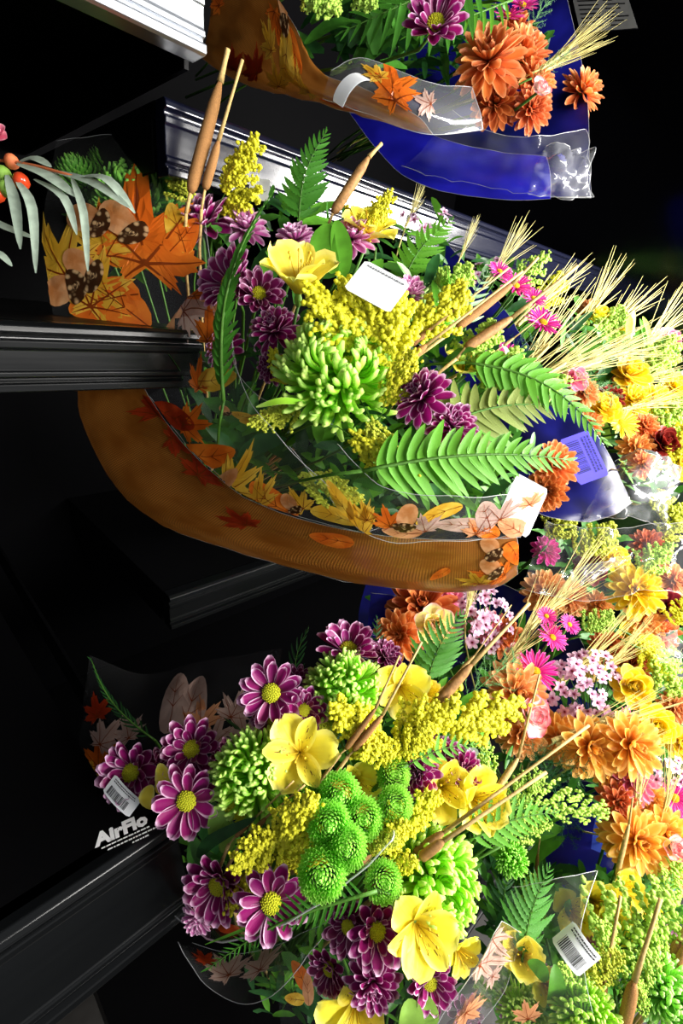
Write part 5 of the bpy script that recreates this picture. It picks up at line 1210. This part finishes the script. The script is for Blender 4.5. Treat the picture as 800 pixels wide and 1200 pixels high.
for (A_, B_, mat, lab) in [((745, 680, .60), (782, 642, .60), 'goldgreen', 'bright lime spray above the burgundy bloom'), ((670, 660, .64), (712, 618, .64), 'golddull', 'dim goldenrod behind the silvery film creases'), ((750, 760, .57), (800, 810, .57), 'goldgreen', 'lime green spray below the clear film loop'), ((740, 745, .58), (775, 790, .57), 'gold', 'goldenrod left of the clear film loop'), ((790, 740, .60), (800, 700, .60), 'gold', 'goldenrod at the right frame edge by the burgundy bloom'), ((680, 745, .58), (712, 718, .58), 'goldgreen', 'small green spray beside the navy film corner'), ((640, 640, .64), (672, 600, .64), 'golddull', 'dim goldenrod under the white card'), ((770, 640, .66), (800, 610, .66), 'golddull', 'dim goldenrod at the right edge below the film corner')]:
    goldenrod(A_, B_, lab, 'B9', mat, wid=.9)
s = sleeve('bouquet_sleeve', 'clear creased film sleeve over the dim yellow and rust bouquet', (740, 720, .66))
S21 = Sheet([[(610, 690, .58), (690, 705, .565), (760, 690, .56), (812, 700, .56)], [(625, 650, .58), (690, 660, .56), (750, 650, .55), (812, 650, .555)], [(640, 612, .60), (700, 620, .58), (760, 615, .58), (812, 610, .58)]], .008, 30, 24)
S21.build('clear_front', 'film', s, 40, 22)
S22 = Sheet([[(772, 778, .545), (786, 776, .545), (800, 770, .55)], [(764, 745, .54), (778, 742, .535), (792, 738, .545)]], .006, 60, 25)
S22.build('film_loop', 'foil', s, 14, 14)
S23 = Sheet([[(668, 690, .555), (690, 680, .55), (740, 655, .55)], [(668, 670, .55), (690, 662, .545), (742, 648, .548)]], .008, 70, 26)
S23.build('film_crease', 'foil', s, 20, 10)
greenery([(740, 760, 70, 80, .72, 110, 32), (690, 670, 60, 50, .74, 60, 32), (780, 850, 40, 50, .64, 40, 30)], 'leaves packed in the yellow bouquet at the right edge', 19, mats=('leaf', 'ferndark', 'fern'))

# ---------------------------------------------------------------- bottom right bouquet
GP8 = 'golden mums above the bottom right bouquet'
for (px, py, d, sz, lab) in [(745, 985, .47, 84, 'golden mum behind the pale upright stick at lower right'), (778, 975, .48, 70, 'golden mum left of the magenta bloom at the right edge'), (722, 980, .49, 48, 'small golden mum over the navy pocket'), (792, 1010, .48, 60, 'golden mum at the right edge behind the fern')]:
    flower('mum', 'orange', px, py, d, sz, (.0, .35), lab, 'B8', 'chrysanthemum', 'flower', GP8, parts=sz > 60)
flower('pinkdaisy', 'hotpink', 800, 968, .49, 34, (0, .3), 'magenta bloom cut by the right frame edge', 'B8', 'pink_daisy', 'flower')
flower('rose', 'rosepink', 788, 992, .46, 40, (.1, .3), 'pink rosebud between the golden mums', 'B8', 'rose', 'flower')
for (px, py, d, sz, n, ro, lab) in [(700, 1060, .44, 84, (.0, .4), .3, 'yellow alstroemeria above the curved barcode tag'), (730, 1040, .45, 60, (.2, .5), 1.1, 'yellow alstroemeria below the pale upright stick'), (715, 1085, .43, 66, (.1, .3), 2., 'yellow alstroemeria right of the barcode tag'), (612, 1120, .40, 70, (-.1, .6), .6, 'yellow alstroemeria under the bright standing fern'), (640, 1155, .39, 56, (.0, .5), 1.5, 'small yellow alstroemeria at the foot of the standing fern'), (680, 1140, .39, 54, (.0, .4), .2, 'yellow alstroemeria just below the barcode tag'), (670, 1070, .46, 70, (-.1, .4), 2.4, 'hazy yellow alstroemeria left of the barcode tag'), (762, 1070, .45, 52, (.2, .4), .9, 'small yellow alstroemeria between the brown-tipped sticks')]:
    alstro(px, py, d, sz, n, lab, 'B8', ro, .6)
for (px, py, sz, lab) in [(692, 1115, 30, 'small mauve mum beside the barcode tag'), (640, 1150, 34, 'small mauve mum between yellow alstroemerias'), (785, 1092, 26, 'small mauve mum behind the right cattail'), (600, 1180, 40, 'hazy mauve mum at the film of the bottom bouquet')]:
    flower('double', 'pinkpurple', px, py, .42, sz, (0, .4), lab, 'B8', 'purple_chrysanthemum', 'flower', 'small mauve mums of the bottom right bouquet')
for (px, py, d, sz, mat, lab) in [(790, 1170, .37, 92, 'palequill', 'pale green spider mum in the bottom right corner'), (690, 1195, .36, 96, 'quill', 'green spider mum cut by the frame bottom'), (615, 1190, .38, 70, 'quill', 'hazy green spider mum behind the film, frame bottom'), (600, 1005, .46, 48, 'pom', 'green mum behind the film-covered fern')]:
    flower('spider', mat, px, py, d, sz, (.05, .6), lab, 'B8', 'spider_chrysanthemum', 'flower')
for (A_, B_, mat, lab) in [((700, 1150, .39), (765, 1040, .42), 'goldgreen', 'tall lime bud spray between the brown-tipped sticks'), ((720, 1160, .38), (700, 1080, .40), 'goldgreen', 'lime bud spray right of the barcode tag'), ((740, 1150, .38), (800, 1080, .41), 'goldgreen', 'lime bud spray at the right edge'), ((690, 1190, .37), (660, 1130, .38), 'goldgreen', 'lime bud spray at the foot of the barcode tag'), ((730, 1190, .37), (760, 1120, .38), 'goldgreen', 'lime bud spray left of the pale spider mum'), ((690, 1170, .37), (720, 1115, .38), 'golddull', 'lime bud spray around the left cattail spike'), ((640, 1100, .46), (620, 1030, .48), 'goldgreen', 'lime bud spray behind the bright standing fern'), ((780, 1070, .43), (795, 1010, .46), 'goldgreen', 'lime bud spray under the golden mums'), ((725, 1010, .48), (738, 985, .49), 'goldgreen', 'green bud tip beside the pale upright stick'), ((760, 1200, .36), (745, 1150, .37), 'goldgreen', 'lime bud spray at the frame bottom'), ((800, 1150, .38), (770, 1100, .40), 'goldgreen', 'lime bud spray behind the right cattails')]:
    goldenrod(A_, B_, lab, 'B8', mat, wid=.85, group='lime bud sprays of the bottom right bouquet', dense=False)
fern((612, 1122, .40), (645, 1014, .42), 'bright fern standing at the left of the bottom right bouquet', 'B8', .95, 13, .24, 'fern', teeth=True, sickle=.2)
fern((590, 1100, .45), (598, 1015, .46), 'dark fern behind the bright standing one', 'B8', .9, 12, .26, 'ferndark', teeth=True)
fern((755, 1050, .46), (760, 986, .47), 'fern in front of the golden mums', 'B8', .8, 11, .26, 'fern', teeth=True)
fern((775, 1110, .41), (788, 1025, .43), 'narrow fern at the right between the lime sprays', 'B8', .6, 12, .24, 'fern', teeth=True)
fern((745, 1125, .41), (722, 1070, .42), 'small fern beside the left brown-tipped stick', 'B8', .6, 9, .24, 'fernlight')
cattail((718, 1040, .45), (722, 1028, .45), (737, 965, .46), (741, 935, .46), 'pale upright stick over the golden mums', 'B8', .003, 'cattailpale', name='dry_reed')
cattail((700, 1190, .375), (703, 1180, .375), (708, 1150, .375), (727, 1050, .39), 'left upright cattail with a short spike at the frame bottom', 'B8', .0045)
cattail((728, 1210, .365), (731, 1200, .365), (743, 1150, .365), (774, 1053, .38), 'middle upright cattail with the thickest spike', 'B8', .006)
cattail((776, 1150, .39), (780, 1142, .39), (796, 1102, .395), (830, 1030, .40), 'right cattail leaning out of the frame', 'B8', .0062)
cattail((790, 1140, .385), (794, 1132, .385), (806, 1108, .39), (835, 1060, .40), 'cattail at the right frame edge, lowest', 'B8', .005)
cattail((626, 1040, .50), (627, 1035, .50), (630, 1000, .50), (634, 970, .50), 'thin brown stick in the dark gap beside the navy pocket', 'B8', .0025, name='dry_reed')
card(676, 1116, .352, 46, 36, -52, (-.3, .3), 'paper', 'curved white barcode tag in the bottom right bouquet', 'ink', True, .8, 2)
for (pix, wd, lab) in [([(645, 1180, .38), (652, 1160, .37), (650, 1130, .375)], 20, 'green leaf left of the barcode tag foot'), ([(640, 1150, .38), (632, 1135, .38), (618, 1128, .385)], 16, 'green leaf over the small yellow alstroemeria'), ([(730, 1120, .40), (748, 1130, .39), (765, 1125, .39)], 12, 'dark green blade between the brown-tipped sticks'), ([(740, 1140, .39), (762, 1160, .38), (780, 1150, .385)], 16, 'dark green blade left of the pale spider mum')]:
    leaf(pix, wd, 'leafbright', lab)
s = sleeve('bouquet_sleeve', 'clear hazy film sleeve of the bottom right bouquet', (660, 1160, .46))
S24 = Sheet([[(575, 1215, .37), (640, 1215, .36), (700, 1215, .355)], [(580, 1120, .375), (640, 1110, .36), (680, 1100, .365)], [(600, 1040, .41), (650, 1030, .40), (700, 1020, .41)]], .003, 26, 27)
S24.build('clear_front', 'filmdark', s, 22, 18)
prints(S24, s, [(620, 1192, 20, 10, M, 'p_peach')])
greenery([(700, 1120, 110, 90, .48, 220, 36), (620, 1070, 50, 60, .52, 60, 36), (770, 1050, 40, 50, .50, 50, 30), (650, 1170, 80, 50, .44, 80, 36)], 'leaves packed in the bottom right bouquet', 20, mats=('leaf', 'leafbright', 'fern'))

# ---------------------------------------------------------------- plant reaching in from the left
t = thing('hanging_branch', 'grey-green leafy branch reaching in from the left frame edge', 'plant', None, Matrix.Translation(P(-40, 190, .44)))
inv = t.matrix_world.inverted()
tube([inv @ p for p in smooth_line([P(-70, 200, .46), P(-20, 188, .44), P(30, 192, .43), P(70, 202, .42), P(90, 208, .42)])], .0012, 6, 'twig', 'coral', t)
for pix, wd in [([(20, 192, .43), (55, 205, .42), (89, 231, .415)], 17), ([(60, 200, .425), (110, 215, .41), (152, 244, .40)], 15), ([(88, 208, .42), (125, 210, .41), (158, 250, .405)], 13), ([(84, 208, .42), (98, 250, .41), (103, 318, .41)], 9), ([(40, 210, .425), (75, 232, .415), (90, 275, .42)], 10), ([(8, 205, .43), (18, 240, .425), (24, 292, .43)], 12), ([(20, 212, .43), (38, 245, .42), (42, 320, .425)], 11),
    ([(-15, 255, .44), (10, 268, .435), (42, 280, .43)], 11), ([(20, 192, .43), (40, 186, .43), (60, 196, .425)], 14), ([(-20, 290, .44), (0, 298, .44), (14, 312, .44)], 9)]:
    leaf(pix, wd, 'leafgrey', None, 'leaf_blade', parent=t, n=(.1, .6))
t = thing('berry_sprig', 'red and green berries behind the grey-green leaves at the left edge', 'berry', None, Matrix.Translation(P(5, 205, .45))); inv = t.matrix_world.inverted(); R = random.Random(4)
for (px, py, rad, m) in [(25, 213, 9, 'berry'), (8, 222, 9, 'bud'), (4, 205, 9, 'bud'), (14, 190, 8, 'coral'), (-4, 228, 9, 'berry')]:
    b = MB(); g = dome_geo(1, 1.2, 10, 6); b.add_mat(g, Matrix.Diagonal((1, 1, 1, 1))); b.add_mat(dome_geo(.7, .2, 8, 2), Matrix.Translation((0, 0, -.3)) @ Matrix.Diagonal((1.2, 1.2, -1, 1)))
    obj('berry', b.mesh('berry', m), t, inv @ frame(P(px, py, .435), N(.3, .1), 0, rad * .44 / F))
tube([inv @ P(-40, 225, .47), inv @ P(0, 215, .45), inv @ P(22, 214, .44)], .001, 5, 'twig', 'stem', t)
flower('rose', 'pink', -8, 158, .43, 44, (.3, .2), 'coral bloom cut by the left frame edge', 'BL', 'rose', 'flower')['label'] = 'coral bloom cut by the left frame edge'
